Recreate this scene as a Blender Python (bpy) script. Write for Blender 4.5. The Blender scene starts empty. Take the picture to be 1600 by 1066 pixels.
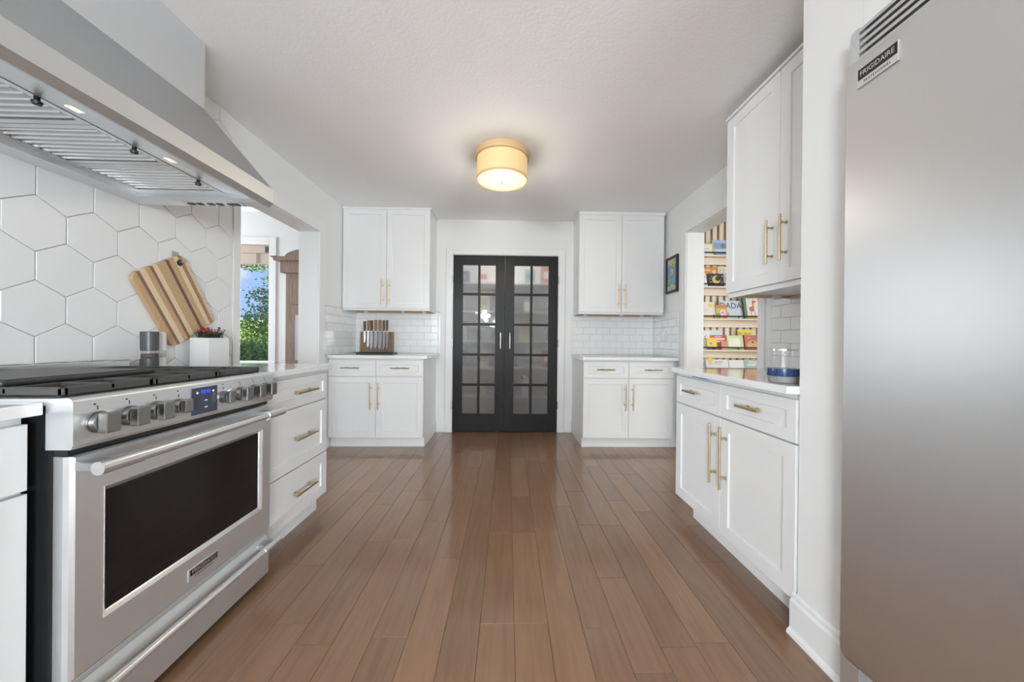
import bpy, bmesh, math, random
from mathutils import Vector, Matrix
random.seed(7)
C = bpy.context.scene.collection
SC = bpy.context.scene
R = math.radians
# ------------------------------------------------------------------ camera
F, YAW, PIT, ROL, CX, CAMH = 548.0, .0255, -.0016, .0095, 807.63, 1.0619
def cam_axes():
    fh = Vector((math.sin(YAW), math.cos(YAW), 0)); rt = Vector((math.cos(YAW), -math.sin(YAW), 0)); zh = Vector((0, 0, 1))
    fw = fh*math.cos(PIT)+zh*math.sin(PIT); up = zh*math.cos(PIT)-fh*math.sin(PIT)
    r2 = rt*math.cos(ROL)+up*math.sin(ROL); u2 = up*math.cos(ROL)-rt*math.sin(ROL)
    return r2, u2, fw
AX = cam_axes()
def at(u, v, x=None, y=None, z=None):
    """photo pixel -> point on the plane x=, y= or z="""
    r = AX[0]*((u-CX)/F)+AX[1]*(-(v-533)/F)+AX[2]
    t = x/r.x if x is not None else y/r.y if y is not None else (z-CAMH)/r.z
    return Vector((0, 0, CAMH))+r*t
cd = bpy.data.cameras.new('camera'); cam = bpy.data.objects.new('camera', cd); C.objects.link(cam)
cd.sensor_width = 36; cd.sensor_fit = 'HORIZONTAL'; cd.lens = F/1600*36; cd.shift_x = -(CX-800)/1600
cd.clip_start = .02; cd.clip_end = 200
m = Matrix.Identity(4)
for i in range(3):
    m[i][0] = AX[0][i]; m[i][1] = AX[1][i]; m[i][2] = -AX[2][i]
m[2][3] = CAMH
cam.matrix_world = m
SC.camera = cam
# ------------------------------------------------------------------ exposure, world, sun, fill lamps
SC.view_settings.view_transform = 'Standard'; SC.view_settings.look = 'None'
SC.view_settings.gamma = 1; SC.view_settings.use_curve_mapping = False
SC.view_settings.exposure = 0.97
W = bpy.data.worlds.new('sky'); SC.world = W; W.use_nodes = True
nt = W.node_tree; nt.nodes.clear()
def wn(t, **k):
    n = nt.nodes.new(t)
    for a, b in k.items(): setattr(n, a, b)
    return n
wo = wn('ShaderNodeOutputWorld'); wb = wn('ShaderNodeBackground'); tc = wn('ShaderNodeTexCoord')
sx = wn('ShaderNodeSeparateXYZ'); nt.links.new(tc.outputs['Generated'], sx.inputs[0])
gr = wn('ShaderNodeValToRGB'); nt.links.new(sx.outputs['Z'], gr.inputs[0])
gr.color_ramp.elements[0].position = 0.0; gr.color_ramp.elements[0].color = (.36, .54, .90, 1)
gr.color_ramp.elements[1].position = .45; gr.color_ramp.elements[1].color = (.22, .42, .85, 1)
mp = wn('ShaderNodeMapping'); mp.inputs['Scale'].default_value = (2.2, 2.2, 5.5); nt.links.new(tc.outputs['Generated'], mp.inputs[0])
nz = wn('ShaderNodeTexNoise'); nz.inputs['Scale'].default_value = 2.1; nz.inputs['Detail'].default_value = 7; nt.links.new(mp.outputs[0], nz.inputs['Vector'])
cr = wn('ShaderNodeValToRGB'); nt.links.new(nz.outputs[0], cr.inputs[0])
cr.color_ramp.elements[0].position = .5; cr.color_ramp.elements[1].position = .68
mx = wn('ShaderNodeMixRGB'); mx.inputs[2].default_value = (.95, .95, .96, 1)
nt.links.new(cr.outputs[0], mx.inputs[0]); nt.links.new(gr.outputs[0], mx.inputs[1]); nt.links.new(mx.outputs[0], wb.inputs[0])
wb.inputs[1].default_value = .62; nt.links.new(wb.outputs[0], wo.inputs[0])
def sun(e, rot):
    l = bpy.data.lights.new('sun', 'SUN'); l.energy = e; l.angle = R(2); l.color = (1, .95, .86)
    o = bpy.data.objects.new('sun', l); o.rotation_euler = rot; C.objects.link(o)
sun(3.6, (R(48), 0, R(12)))
def area(name, loc, rot, sx_, sy_, e, col=(1, 1, 1)):
    l = bpy.data.lights.new(name, 'AREA'); l.shape = 'RECTANGLE'; l.size = sx_; l.size_y = sy_; l.energy = e; l.color = col
    o = bpy.data.objects.new(name, l); o.location = loc; o.rotation_euler = rot; C.objects.link(o); return o
# area lamps added behind unseen window openings as fill light
area('fill_rear_right', (3.65, -7.05, 1.12), (R(90), 0, 0), 2.5, 2.0, 420, (.84, .935, 1))  # added fill at an unseen rear window, lights the kitchen from the front
area('fill_rear_left', (-3.75, -7.05, 1.12), (R(90), 0, 0), 2.5, 2.0, 380, (.84, .935, 1))  # added twin on the left, kept out of the pantry door reflection
area('fill_dining_side', (-5.05, 3.65, 1.5), (R(90), 0, R(-90)), 1.7, 1.6, 40, (.92, .97, 1))  # added to brighten the dining room from an unseen side opening
area('fill_playroom', (4.1, 1.4, 1.5), (R(90), 0, R(90)), 1.8, 1.5, 24, (1, .96, .90))  # added warm light for the book room, source out of view

# ------------------------------------------------------------------ materials
MAT = {}
def mat(name, col, rough=.5, metal=0, **k):
    m = bpy.data.materials.new(name); m.use_nodes = True
    b = m.node_tree.nodes['Principled BSDF']
    b.inputs['Base Color'].default_value = (*col, 1); b.inputs['Roughness'].default_value = rough; b.inputs['Metallic'].default_value = metal
    for a, v in k.items():
        b.inputs[a.replace('_', ' ')].default_value = v
    MAT[name] = m; return m
def nodes(m):
    t = m.node_tree
    return t, t.nodes, t.links, t.nodes['Principled BSDF']
def add_noise(m, scale=(1, 1, 1), nscale=20, detail=3, lo=None, hi=None, bump=0, rough=None, coord='Object', dist=.002, stops=(.3, .7)):
    t, N, L, b = nodes(m)
    tc = N.new('ShaderNodeTexCoord'); mp = N.new('ShaderNodeMapping'); mp.inputs['Scale'].default_value = scale
    if coord == 'World':
        g = N.new('ShaderNodeNewGeometry'); L.new(g.outputs['Position'], mp.inputs[0])
    else: L.new(tc.outputs[coord], mp.inputs[0])
    n = N.new('ShaderNodeTexNoise'); n.inputs['Scale'].default_value = nscale; n.inputs['Detail'].default_value = detail
    L.new(mp.outputs[0], n.inputs['Vector'])
    if lo is not None:
        r = N.new('ShaderNodeValToRGB'); r.color_ramp.elements[0].color = (*lo, 1); r.color_ramp.elements[1].color = (*hi, 1)
        r.color_ramp.elements[0].position = stops[0]; r.color_ramp.elements[1].position = stops[1]
        L.new(n.outputs[0], r.inputs[0]); L.new(r.outputs[0], b.inputs['Base Color'])
    if bump:
        bp = N.new('ShaderNodeBump'); bp.inputs['Strength'].default_value = bump; bp.inputs['Distance'].default_value = dist
        L.new(n.outputs[0], bp.inputs['Height']); L.new(bp.outputs[0], b.inputs['Normal'])
    if rough:
        mr = N.new('ShaderNodeMapRange'); mr.inputs['To Min'].default_value = rough[0]; mr.inputs['To Max'].default_value = rough[1]
        L.new(n.outputs[0], mr.inputs[0]); L.new(mr.outputs[0], b.inputs['Roughness'])
    return n
mat('wall', (.72, .72, .71), .6); add_noise(MAT['wall'], nscale=160, bump=.08, coord='World')
mat('ceiling', (.92, .922, .922), .75); add_noise(MAT['ceiling'], nscale=70, detail=5, bump=.3, coord='World', dist=.004)
mat('trim', (.73, .73, .722), .35)
mat('cabinet', (.71, .708, .70), .32)
mat('hex', (.74, .737, .73), .3)
mat('subway', (.74, .74, .735), .12)
mat('grout', (.56, .555, .545), .8)
mat('quartz', (.80, .80, .79), .05); add_noise(MAT['quartz'], nscale=6, detail=8, lo=(.66, .66, .66), hi=(.76, .76, .755), stops=(.25, .45), coord='World')
mat('ply', (.55, .40, .25), .6)
mat('brass', (.56, .44, .25), .32, 1)
mat('nickel', (.72, .69, .62), .25, 1)
mat('chrome', (.85, .85, .85), .1, 1)
def steel(name, col, r0, r1, scale, me=.84):
    mat(name, col, .3, me); add_noise(MAT[name], scale=scale, nscale=3, detail=4, rough=(r0, r1), coord='World')
    b = MAT[name].node_tree.nodes['Principled BSDF']; b.inputs['Anisotropic'].default_value = .45
steel('steel_y', (.74, .765, .785), .24, .40, (160, 2, 160))      # brushed along Y
steel('steel_f', (.70, .705, .71), .33, .36, (260, 2.5, 260), 1)
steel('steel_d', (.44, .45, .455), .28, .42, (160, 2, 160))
mat('lip', (.66, .68, .69), .42, .85); mat('knob', (.30, .295, .29), .28, 1)
mat('knobface', (.31, .31, .305), .28, 1)
mat('steel_hi', (.76, .775, .78), .22, .85)
mat('black', (.012, .012, .013), .35); mat('blackgloss', (.006, .006, .007), .06)
mat('iron', (.055, .054, .052), .45); add_noise(MAT['iron'], nscale=150, bump=.3, coord='World')
mat('griddle', (.03, .03, .032), .4)
mat('rangeside', (.02, .02, .02), .3)
mat('display', (.035, .04, .07), .12)
mat('blackdoor', (.011, .011, .0115), .34, 0, Specular_IOR_Level=.3); add_noise(MAT['blackdoor'], scale=(60, 60, 2.5), nscale=3, bump=.25, coord='World', rough=(.28, .46))
mat('mutedwood', (.20, .14, .105), .5); add_noise(MAT['mutedwood'], scale=(30, 30, 2), nscale=3, lo=(.19, .13, .10), hi=(.29, .21, .165), coord='World')
mat('blind', (.50, .41, .34), .9); add_noise(MAT['blind'], scale=(1, 1, 60), nscale=8, bump=.2, coord='World')
mat('planter', (.70, .70, .695), .35); mat('leaf', (.035, .075, .04), .5); mat('redflower', (.30, .035, .025), .5); mat('soil', (.05, .035, .025), .9)
mat('mill', (.065, .068, .068), .35); mat('millwhite', (.74, .74, .73), .35)
mat('pepper', (.10, .07, .05), .8); mat('salt', (.62, .55, .48), .7)
mat('walnut', (.10, .055, .032), .45); mat('acacia', (.22, .125, .065), .45); add_noise(MAT['acacia'], scale=(40, 40, 3), nscale=3, lo=(.16, .085, .04), hi=(.30, .18, .095), coord='World')
mat('blade', (.78, .78, .78), .18, 1)
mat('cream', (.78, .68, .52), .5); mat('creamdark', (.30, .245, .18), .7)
mat('lampwood', (.55, .36, .18), .5)
mat('bluelid', (.015, .05, .14), .2); mat('greycup', (.24, .245, .235), .4)
mat('tape', (.03, .07, .25), .6)
mat('grass', (.10, .20, .05), .9); mat('bark', (.10, .075, .055), .9)
mat('treeleaf', (.24, .38, .10), .6); mat('treeleaf2', (.44, .52, .14), .6); mat('treeleaf3', (.10, .17, .06), .6)
for nme in ('treeleaf', 'treeleaf2', 'treeleaf3'):
    MAT[nme].node_tree.nodes['Principled BSDF'].inputs['Specular IOR Level'].default_value = 0
for i, c in enumerate([(.60, .43, .26), (.23, .135, .085), (.68, .53, .35), (.50, .325, .175), (.14, .085, .065), (.64, .48, .31), (.33, .20, .125)]):
    mat('strip%d' % i, c, .45); add_noise(MAT['strip%d' % i], scale=(60, 60, 60), nscale=2, lo=tuple(x*.92 for x in c), hi=tuple(min(1, x*1.06) for x in c), coord='World')
def emis(name, col, s):
    m = mat(name, col, .5); b = m.node_tree.nodes['Principled BSDF']
    b.inputs['Emission Color'].default_value = (*col, 1); b.inputs['Emission Strength'].default_value = s; return m
emis('shade', (.52, .37, .18), .36); emis('diffuser', (.55, .47, .32), .62); emis('globe', (.97, .98, 1), 38); emis('led', (1, .97, .9), .3)
emis('ledblue', (.02, .06, 1), 1.0); emis('ledwhite', (.5, .55, .7), .3)
def hardwood():
    m = mat('hardwood', (.2, .12, .07), .2, 0, Coat_Weight=.6, Coat_Roughness=.1)
    t, N, L, b = nodes(m)
    oi = N.new('ShaderNodeObjectInfo'); g = N.new('ShaderNodeNewGeometry')
    off = N.new('ShaderNodeVectorMath'); off.operation = 'MULTIPLY_ADD'; off.inputs[1].default_value = (37, 53, 0)
    cb = N.new('ShaderNodeCombineXYZ')
    for i in range(3): L.new(oi.outputs['Random'], cb.inputs[i])
    L.new(cb.outputs[0], off.inputs[0]); L.new(g.outputs['Position'], off.inputs[2])
    mp = N.new('ShaderNodeMapping'); mp.inputs['Scale'].default_value = (26, 2.2, 1); L.new(off.outputs[0], mp.inputs[0])
    n = N.new('ShaderNodeTexNoise'); n.inputs['Scale'].default_value = 1.6; n.inputs['Detail'].default_value = 6; n.inputs['Distortion'].default_value = .6; L.new(mp.outputs[0], n.inputs['Vector'])
    r = N.new('ShaderNodeValToRGB'); e = r.color_ramp.elements
    e[0].position = .2; e[0].color = (.182, .097, .051, 1); e[1].position = .6; e[1].color = (.246, .136, .075, 1)
    L.new(n.outputs[0], r.inputs[0])
    hs = N.new('ShaderNodeHueSaturation'); mr = N.new('ShaderNodeMapRange'); mr.inputs['To Min'].default_value = .92; mr.inputs['To Max'].default_value = 1.18
    L.new(oi.outputs['Random'], mr.inputs[0]); L.new(mr.outputs[0], hs.inputs['Value']); L.new(r.outputs[0], hs.inputs['Color']); L.new(hs.outputs[0], b.inputs['Base Color'])
    mr2 = N.new('ShaderNodeMapRange'); mr2.inputs['To Min'].default_value = .27; mr2.inputs['To Max'].default_value = .31
    L.new(n.outputs[0], mr2.inputs[0]); L.new(mr2.outputs[0], b.inputs['Roughness'])
hardwood()
mat('subfloor', (.05, .03, .02), .8)
def glass(name, tint=(1, 1, 1), gl=.06):
    m = bpy.data.materials.new(name); m.use_nodes = True; t = m.node_tree; N = t.nodes; N.clear()
    o = N.new('ShaderNodeOutputMaterial'); mx = N.new('ShaderNodeMixShader'); tr = N.new('ShaderNodeBsdfTransparent'); gb = N.new('ShaderNodeBsdfGlossy'); 
    tr.inputs[0].default_value = (*tint, 1); gb.inputs['Roughness'].default_value = .01
    mx.inputs[0].default_value = .035; t.links.new(tr.outputs[0], mx.inputs[1]); t.links.new(gb.outputs[0], mx.inputs[2]); t.links.new(mx.outputs[0], o.inputs[0]); MAT[name] = m
mat('palereflect', (.62, .63, .63), .12); glass('glass'); glass('acrylic', (.9, .9, .92))  # pale first colour stands in for reflections on the hutch glass
mat('frosted', (.72, .74, .76), .22, 0, Transmission_Weight=.95, IOR=1.3, Coat_Weight=1.0, Coat_Roughness=.02)

# ------------------------------------------------------------------ mesh helpers
def bm_(): return bmesh.new()
def obox(bm, o, U, V, Wv, u0, u1, v0, v1, w0, w1, bev=0, seg=1):
    o = Vector(o); U = Vector(U); V = Vector(V); Wv = Vector(Wv)
    vs = [bm.verts.new(o+U*u+V*v+Wv*w) for u in (u0, u1) for v in (v0, v1) for w in (w0, w1)]
    q = [(0, 1, 3, 2), (4, 6, 7, 5), (0, 4, 5, 1), (2, 3, 7, 6), (0, 2, 6, 4), (1, 5, 7, 3)]
    fs = [bm.faces.new([vs[i] for i in f]) for f in q]
    if bev:
        es = list({e for f in fs for e in f.edges})
        bmesh.ops.bevel(bm, geom=es, offset=bev, segments=seg, affect='EDGES', profile=.5)
def bx(bm, x0, x1, y0, y1, z0, z1, bev=0, seg=1):
    obox(bm, (0, 0, 0), (1, 0, 0), (0, 1, 0), (0, 0, 1), min(x0, x1), max(x0, x1), min(y0, y1), max(y0, y1), min(z0, z1), max(z0, z1), bev, seg); return bm
def box(*a, **k): return bx(bm_(), *a, **k)
def cyl(bm, p0, p1, r, r2=None, n=14):
    p0 = Vector(p0); p1 = Vector(p1); d = (p1-p0).normalized(); r2 = r if r2 is None else r2
    a = d.orthogonal().normalized(); b = d.cross(a)
    A = [bm.verts.new(p0+(a*math.cos(t)+b*math.sin(t))*r) for t in [2*math.pi*i/n for i in range(n)]]
    B = [bm.verts.new(p1+(a*math.cos(t)+b*math.sin(t))*r2) for t in [2*math.pi*i/n for i in range(n)]]
    for i in range(n): bm.faces.new((A[i], A[(i+1) % n], B[(i+1) % n], B[i]))
    bm.faces.new(A[::-1]); bm.faces.new(B); return bm
def lathe(bm, prof, c, n=32, a0=None):
    rings = []
    for r, z in prof:
        rings.append([bm.verts.new((c[0]+r*math.cos(2*math.pi*i/n), c[1]+r*math.sin(2*math.pi*i/n), c[2]+z)) for i in range(n)] if r > 1e-6 else [bm.verts.new((c[0], c[1], c[2]+z))])
    for A, B in zip(rings, rings[1:]):
        for i in range(n):
            j = (i+1) % n
            if len(A) == 1 and len(B) == 1: continue
            if len(A) == 1: bm.faces.new((A[0], B[j], B[i]))
            elif len(B) == 1: bm.faces.new((A[i], A[j], B[0]))
            else: bm.faces.new((A[i], A[j], B[j], B[i]))
    return bm
def prism(bm, pts, o, U, V, Wv, w0, w1):
    o = Vector(o); U = Vector(U); V = Vector(V); Wv = Vector(Wv)
    A = [bm.verts.new(o+U*p[0]+V*p[1]+Wv*w0) for p in pts]; B = [bm.verts.new(o+U*p[0]+V*p[1]+Wv*w1) for p in pts]
    n = len(pts); bm.faces.new(A[::-1]); bm.faces.new(B)
    for i in range(n): bm.faces.new((A[i], A[(i+1) % n], B[(i+1) % n], B[i]))
    return bm
WL = {}
def obj(name, bm, m, parent=None, smooth=False):
    """one mesh object; world-coordinate bmesh, re-based on its parent's base or its own base"""
    bmesh.ops.recalc_face_normals(bm, faces=bm.faces)
    if parent is None:
        xs = [v.co for v in bm.verts]
        base = Vector(((min(v.x for v in xs)+max(v.x for v in xs))/2, (min(v.y for v in xs)+max(v.y for v in xs))/2, min(v.z for v in xs)))
    else: base = WL[parent]
    bmesh.ops.translate(bm, verts=bm.verts, vec=-base)
    me = bpy.data.meshes.new(name); bm.to_mesh(me); bm.free()
    if smooth:
        for p in me.polygons: p.use_smooth = True
        try: me.set_sharp_from_angle(angle=R(35))
        except Exception: pass
    for x in (m if isinstance(m, (list, tuple)) else [m]): me.materials.append(MAT[x])
    o = bpy.data.objects.new(name, me); C.objects.link(o)
    if parent: o.parent = parent
    else: o.location = base
    WL[o] = base
    return o
def tag(o, label, cat, group=None):
    o['label'] = label; o['category'] = cat
    if group: o['group'] = group
    return o
def thing(name, label, cat, loc, group=None):
    o = bpy.data.objects.new(name, None); o.empty_display_size = .05; C.objects.link(o); o.location = loc; WL[o] = Vector(loc)
    return tag(o, label, cat, group)
def struct(name, bm, m, parent=None, smooth=False):
    o = obj(name, bm, m, parent, smooth)
    if parent is None: o['kind'] = 'structure'
    return o
def text(name, s, m, parent, o, U, V, size, ext=.0004, align='CENTER', sx=1.0):
    cu = bpy.data.curves.new(name, 'FONT'); cu.body = s; cu.size = size; cu.extrude = ext; cu.align_x = align; cu.align_y = 'CENTER'; cu.resolution_u = 3
    t = bpy.data.objects.new(name, cu); C.objects.link(t)
    bpy.context.view_layer.update()
    me = bpy.data.meshes.new_from_object(t.evaluated_get(bpy.context.evaluated_depsgraph_get()))
    bpy.data.objects.remove(t)
    U = Vector(U).normalized(); V = Vector(V).normalized(); Wv = U.cross(V); o = Vector(o)-WL[parent]
    for v in me.vertices: v.co = o+U*(v.co.x*sx)+V*v.co.y+Wv*v.co.z
    me.materials.clear(); me.materials.append(MAT[m])
    ob = bpy.data.objects.new(name, me); C.objects.link(ob); ob.parent = parent; WL[ob] = WL[parent]; return ob
X_, Y_, Z_ = Vector((1, 0, 0)), Vector((0, 1, 0)), Vector((0, 0, 1))

# ------------------------------------------------------------------ main dimensions
XL, XR, YB, HC = -1.743, 1.70, 4.055, 2.4465
YR = -.6; LYR = -7.0
XLo, XRo = -1.918, 1.865                     # far faces of the side walls
ZC = .9046                                    # worktop height
# ------------------------------------------------------------------ structure
b = box(XLo, XL, YR, 2.308, 0, HC); bx(b, XLo, XL, 3.262, YB+.12, 0, HC); bx(b, XLo, XL, 2.308, 3.262, 2.045, HC)
wall_left = struct('wall_left', b, 'wall')
b = box(XR, XRo, YR, 2.33, 0, HC); bx(b, XR, XRo, 3.308, YB+.12, 0, HC); bx(b, XR, XRo, 2.33, 3.308, 2.112, HC)
wall_right = struct('wall_right', b, 'wall')
DX0, DX1, DZ = -.64, .58, 2.045
b = box(XL, DX0, YB, YB+.12, 0, HC); bx(b, DX1, XR, YB, YB+.12, 0, HC); bx(b, DX0, DX1, YB, YB+.12, DZ, HC)
wall_back = struct('wall_back', b, 'wall')
b = bm_()
for (x0, x1, z0, z1) in ((-5.1, -5.0, 0, HC), (-2.5, 2.4, 0, HC), (4.9, 5.1, 0, HC), (-5.0, -2.5, 2.12, HC), (2.4, 4.9, 2.12, HC), (-5.0, -2.5, 0, .1), (2.4, 4.9, 0, .1)): bx(b, x0, x1, LYR-.12, LYR, z0, z1)
struct('wall_rear', b, 'wall')
b = box(-5.1, XLo, YR, YR+.1, 0, HC); struct('wall_living_left_front', b, 'wall'); struct('wall_living_right_front', box(XRo, 5.1, YR, YR+.1, 0, HC), 'wall')
struct('wall_living_left', box(-5.1, -5.0, LYR, YR, 0, HC), 'wall'); struct('wall_living_right', box(5.0, 5.1, LYR, YR, 0, HC), 'wall')
struct('ceiling_living', box(-5.1, 5.1, LYR-.12, YR-.12, HC, HC+.06), 'ceiling'); struct('floor_living', box(-5.1, 5.1, LYR-.12, -1.2, -.06, -.0005), 'hardwood')
struct('ceiling', box(XLo, XRo, YR-.12, YB+.12, HC, HC+.06), 'ceiling')
struct('wall_partition', box(1.06, XR, 1.03, 1.246, 0, HC), 'wall')
floor = struct('floor', box(XLo, XRo, -1.2, YB+.13, -.06, -.014), 'subfloor')
# planks
pw = .127; ncol = int((XRo-XLo)/pw)+1
x = at(805, 1060, z=0).x-pw*16
rp = random.Random(11); ends = {}
while x < XRo:
    x0, x1 = max(x, XLo), min(x+pw, XRo); y = -1.2; x += pw; first = True
    if x1-x0 < .01: continue
    while y < YB+.13:
        y1 = y+(rp.uniform(.25, 1.2) if first else rp.choice([.45, .62, .8, .95, 1.1, 1.22])); first = False
        if YB+.13-y1 < .2: y1 = YB+.13
        obj('plank', box(x0+.0004, x1-.0004, y, y1-.0009, -.014, 0, bev=.0011), 'hardwood', floor)
        y = y1
# rooms on either side
struct('floor_dining', box(-5.2, XLo, 1.0, 4.9, -.06, 0), 'hardwood')
struct('floor_playroom', box(XRo, 4.3, .6, 3.9, -.06, 0), 'hardwood')
DH, DY = 2.72, 4.70
wx0, wx1, wz0, wz1 = -3.75, at(421, 480, y=DY).x, at(421, 566, y=DY).z, at(421, 383, y=DY).z
b = box(-5.2, wx0, DY, DY+.14, 0, DH); bx(b, wx1, XLo+.19, DY, DY+.14, 0, DH); bx(b, wx0, wx1, DY, DY+.14, 0, wz0); bx(b, wx0, wx1, DY, DY+.14, wz1, DH)
struct('wall_dining_far', b, 'wall')
struct('wall_dining_near', box(-5.2, XLo, .9, 1.0, 0, DH), 'wall')
b = box(-5.2, -5.1, .9, 2.8, 0, DH); bx(b, -5.2, -5.1, 4.5, DY, 0, DH); bx(b, -5.2, -5.1, 2.8, 4.5, 0, .7); bx(b, -5.2, -5.1, 2.8, 4.5, 2.3, DH)
struct('wall_dining_left', b, 'wall')
struct('wall_dining_right', box(XLo, XLo+.19, YB+.12, DY, 0, DH), 'wall')
struct('ceiling_dining', box(-5.2, XLo, .9, DY+.14, DH, DH+.06), 'ceiling')
struct('wall_dining_upper', box(XLo, XLo+.1, .9, YB+.12, HC+.06, DH), 'wall')
FY = 3.47                                     # front of the book ledges
PY = FY+.115
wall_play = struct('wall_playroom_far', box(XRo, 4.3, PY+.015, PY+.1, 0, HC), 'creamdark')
b = box(4.2, 4.3, .6, .65, 0, HC); bx(b, 4.2, 4.3, 2.35, PY, 0, HC); bx(b, 4.2, 4.3, .65, 2.35, 0, .7); bx(b, 4.2, 4.3, .65, 2.35, 2.3, HC)
struct('wall_playroom_right', b, 'wall')
struct('wall_playroom_near', box(XRo, 4.3, .5, .6, 0, HC), 'wall')
struct('ceiling_playroom', box(XRo, 4.3, .5, PY+.1, HC, HC+.06), 'ceiling')
sp = .0703; x = at(1098, 512, y=PY).x-.0  # slats
x0 = x-sp*4
for i in range(26):
    a = x0+i*sp+.026
    if a < XRo+.002: continue
    obj('slat', box(a, a+.043, PY, PY+.015, .0, HC), 'cream', wall_play)
# casings
def casing(name, sgn, xf, y0, y1, h, w, wn_):
    t = .014*sgn
    b = box(xf, xf+t, y0-wn_, y0, 0, h); bx(b, xf, xf+t, y1, y1+w, 0, h); bx(b, xf, xf+t*1.02, y0-wn_, y1+w, h, h+w)
    return struct(name, b, 'trim')
casing('trim_1', 1, XL, 2.308, 3.262, 2.045, .095, .056)
casing('trim_2', -1, XR, 2.33, 3.308, 2.112, .088, .06)
b = box(XLo, XL, 3.256, 3.262, 0, 2.045); bx(b, XLo, XL, 2.308, 2.314, 0, 2.045); bx(b, XLo, XL, 2.314, 3.256, 2.039, 2.045); struct('trim_3', b, 'trim')
b = box(XR, XRo, 3.302, 3.308, 0, 2.112); bx(b, XR, XRo, 2.33, 2.336, 0, 2.112); bx(b, XR, XRo, 2.336, 3.302, 2.106, 2.112); struct('trim_4', b, 'trim')
def bar(bm, x0, x1): bx(bm, x0, x1, YB-.016, YB, 0, DZ)
b = bm_(); cw = .076
for (a0, a1, k) in ((DX0-cw, DX0, 0), (DX1, DX1+cw, 0)):
    bx(b, a0, a1, YB-.016, YB, 0, DZ+cw, bev=.003); 
bx(b, DX0, DX1, YB-.016, YB, DZ, DZ+cw, bev=.003)
bx(b, DX0-.0, DX0+.004, YB, YB+.12, 0, DZ); bx(b, DX1-.004, DX1, YB, YB+.12, 0, DZ); bx(b, DX0, DX1, YB, YB+.12, DZ-.004, DZ)
struct('trim_5', b, 'trim')
def basebd(name, x0, x1, y0, y1, h=.135):
    struct(name, box(x0, x1, y0, y1, 0, h, bev=.004), 'trim')
basebd('baseboard_back', -.815, DX0-cw, YB-.016, YB); basebd('baseboard_back.001', DX1+cw, .745, YB-.016, YB)
b = bm_()
prism(b, [(0, 0), (.028, 0), (.026, .012), (.016, .022), (.016, .118), (.009, .128), (.009, .14), (.004, .15), (0, .15)], (1.06, 0, 0), -X_, Z_, Y_, 1.022, 1.262)
struct('baseboard_partition', b, 'trim')

# ------------------------------------------------------------------ french doors and pantry
def front_ring(bm, loops, o, U, V, Nn):
    """loops: (u0,u1,v0,v1,n)"""
    o = Vector(o); rings = []
    for (u0, u1, v0, v1, n) in loops:
        rings.append([bm.verts.new(o+U*u+V*v+Nn*n) for u, v in ((u0, v0), (u1, v0), (u1, v1), (u0, v1))])
    for A, B in zip(rings, rings[1:]):
        for i in range(4): bm.faces.new((A[i], A[(i+1) % 4], B[(i+1) % 4], B[i]))
    bm.faces.new(rings[0][::-1]); bm.faces.new(rings[-1])
def french(n, x0, x1, hinge, lx):
    y0, y1 = YB+.004, YB+.042
    z0, z1 = .012, 2.038
    st, top, bot, mt = .108, .108, .196, .026
    b = bm_()
    for (a0, a1) in ((x0, x0+st), (x1-st, x1)): bx(b, a0, a1, y0, y1, z0, z1, bev=.0015)
    bx(b, x0+st, x1-st, y0, y1, z0, z0+bot); bx(b, x0+st, x1-st, y0, y1, z1-top, z1)
    d = struct('door_%d' % n, b, 'blackdoor')
    gx0, gx1, gz0, gz1 = x0+st, x1-st, z0+bot, z1-top
    xm = (gx0+gx1)/2; ph = (gz1-gz0-4*mt)/5; pwid = (gx1-gx0-mt)/2
    obj('muntin', box(xm-mt/2, xm+mt/2, y0+.004, y1-.004, gz0, gz1, bev=.004), 'blackdoor', d)
    for i in range(5):
        za = gz0+i*(ph+mt)
        for k in range(2):
            xa = gx0+k*(pwid+mt)
            obj('pane', box(xa-.003, xa+pwid+.003, y0+.016, y0+.021, za-.003, za+ph+.003), 'frosted', d)
            if i < 4: obj('muntin', box(xa, xa+pwid, y0+.004, y1-.004, za+ph, za+ph+mt, bev=.004), 'blackdoor', d)
    for z in (.32, 1.03, 1.76):
        obj('hinge', cyl(bm_(), (hinge, YB-.022, z-.045), (hinge, YB-.022, z+.045), .007, n=10), 'nickel', d)
    b = cyl(bm_(), (lx, y0-.03, .965), (lx, y0-.03, 1.15), .0055); 
    for z in (1.02, 1.10): cyl(b, (lx, y0-.03, z), (lx, y0, z), .007)
    obj('handle', b, 'nickel', d, smooth=True)
mid = (DX0+DX1)/2-.01
french(1, DX0+.006, mid-.001, DX0+.002, at(782, 541, y=YB).x); french(2, mid+.001, DX1-.006, DX1-.002, at(796.5, 541, y=YB).x)
PZ = 5.05
b = box(-.85, -.8, YB+.12, PZ, 0, HC); bx(b, .75, .8, YB+.12, PZ, 0, HC); bx(b, -.85, .8, PZ, PZ+.06, 0, HC)
struct('wall_pantry', b, 'wall'); struct('ceiling_pantry', box(-.85, .8, YB+.12, PZ+.06, 2.40, 2.4465), 'ceiling'); struct('floor_pantry', box(-.85, .8, YB+.13, PZ+.06, -.06, 0), 'hardwood')
pantry_rng = random.Random(3)
shelf_z = [.34, .72, 1.06, 1.44, 1.80]
for i, z in enumerate(shelf_z):
    o = obj('pantry_shelf', box(-.79, .74, 4.50, PZ-.002, z-.022, z), 'trim')
    tag(o, 'white pantry shelf behind the frosted door, %s from the floor' % ['lowest', 'second', 'third', 'fourth', 'fifth'][i], 'shelf')
pc = [(.55, .25, .2), (.55, .5, .2), (.2, .25, .4), (.75, .72, .65), (.45, .33, .22), (.3, .4, .3)]
for i, c in enumerate(pc): mat('pack%d' % i, c, .5)
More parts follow.
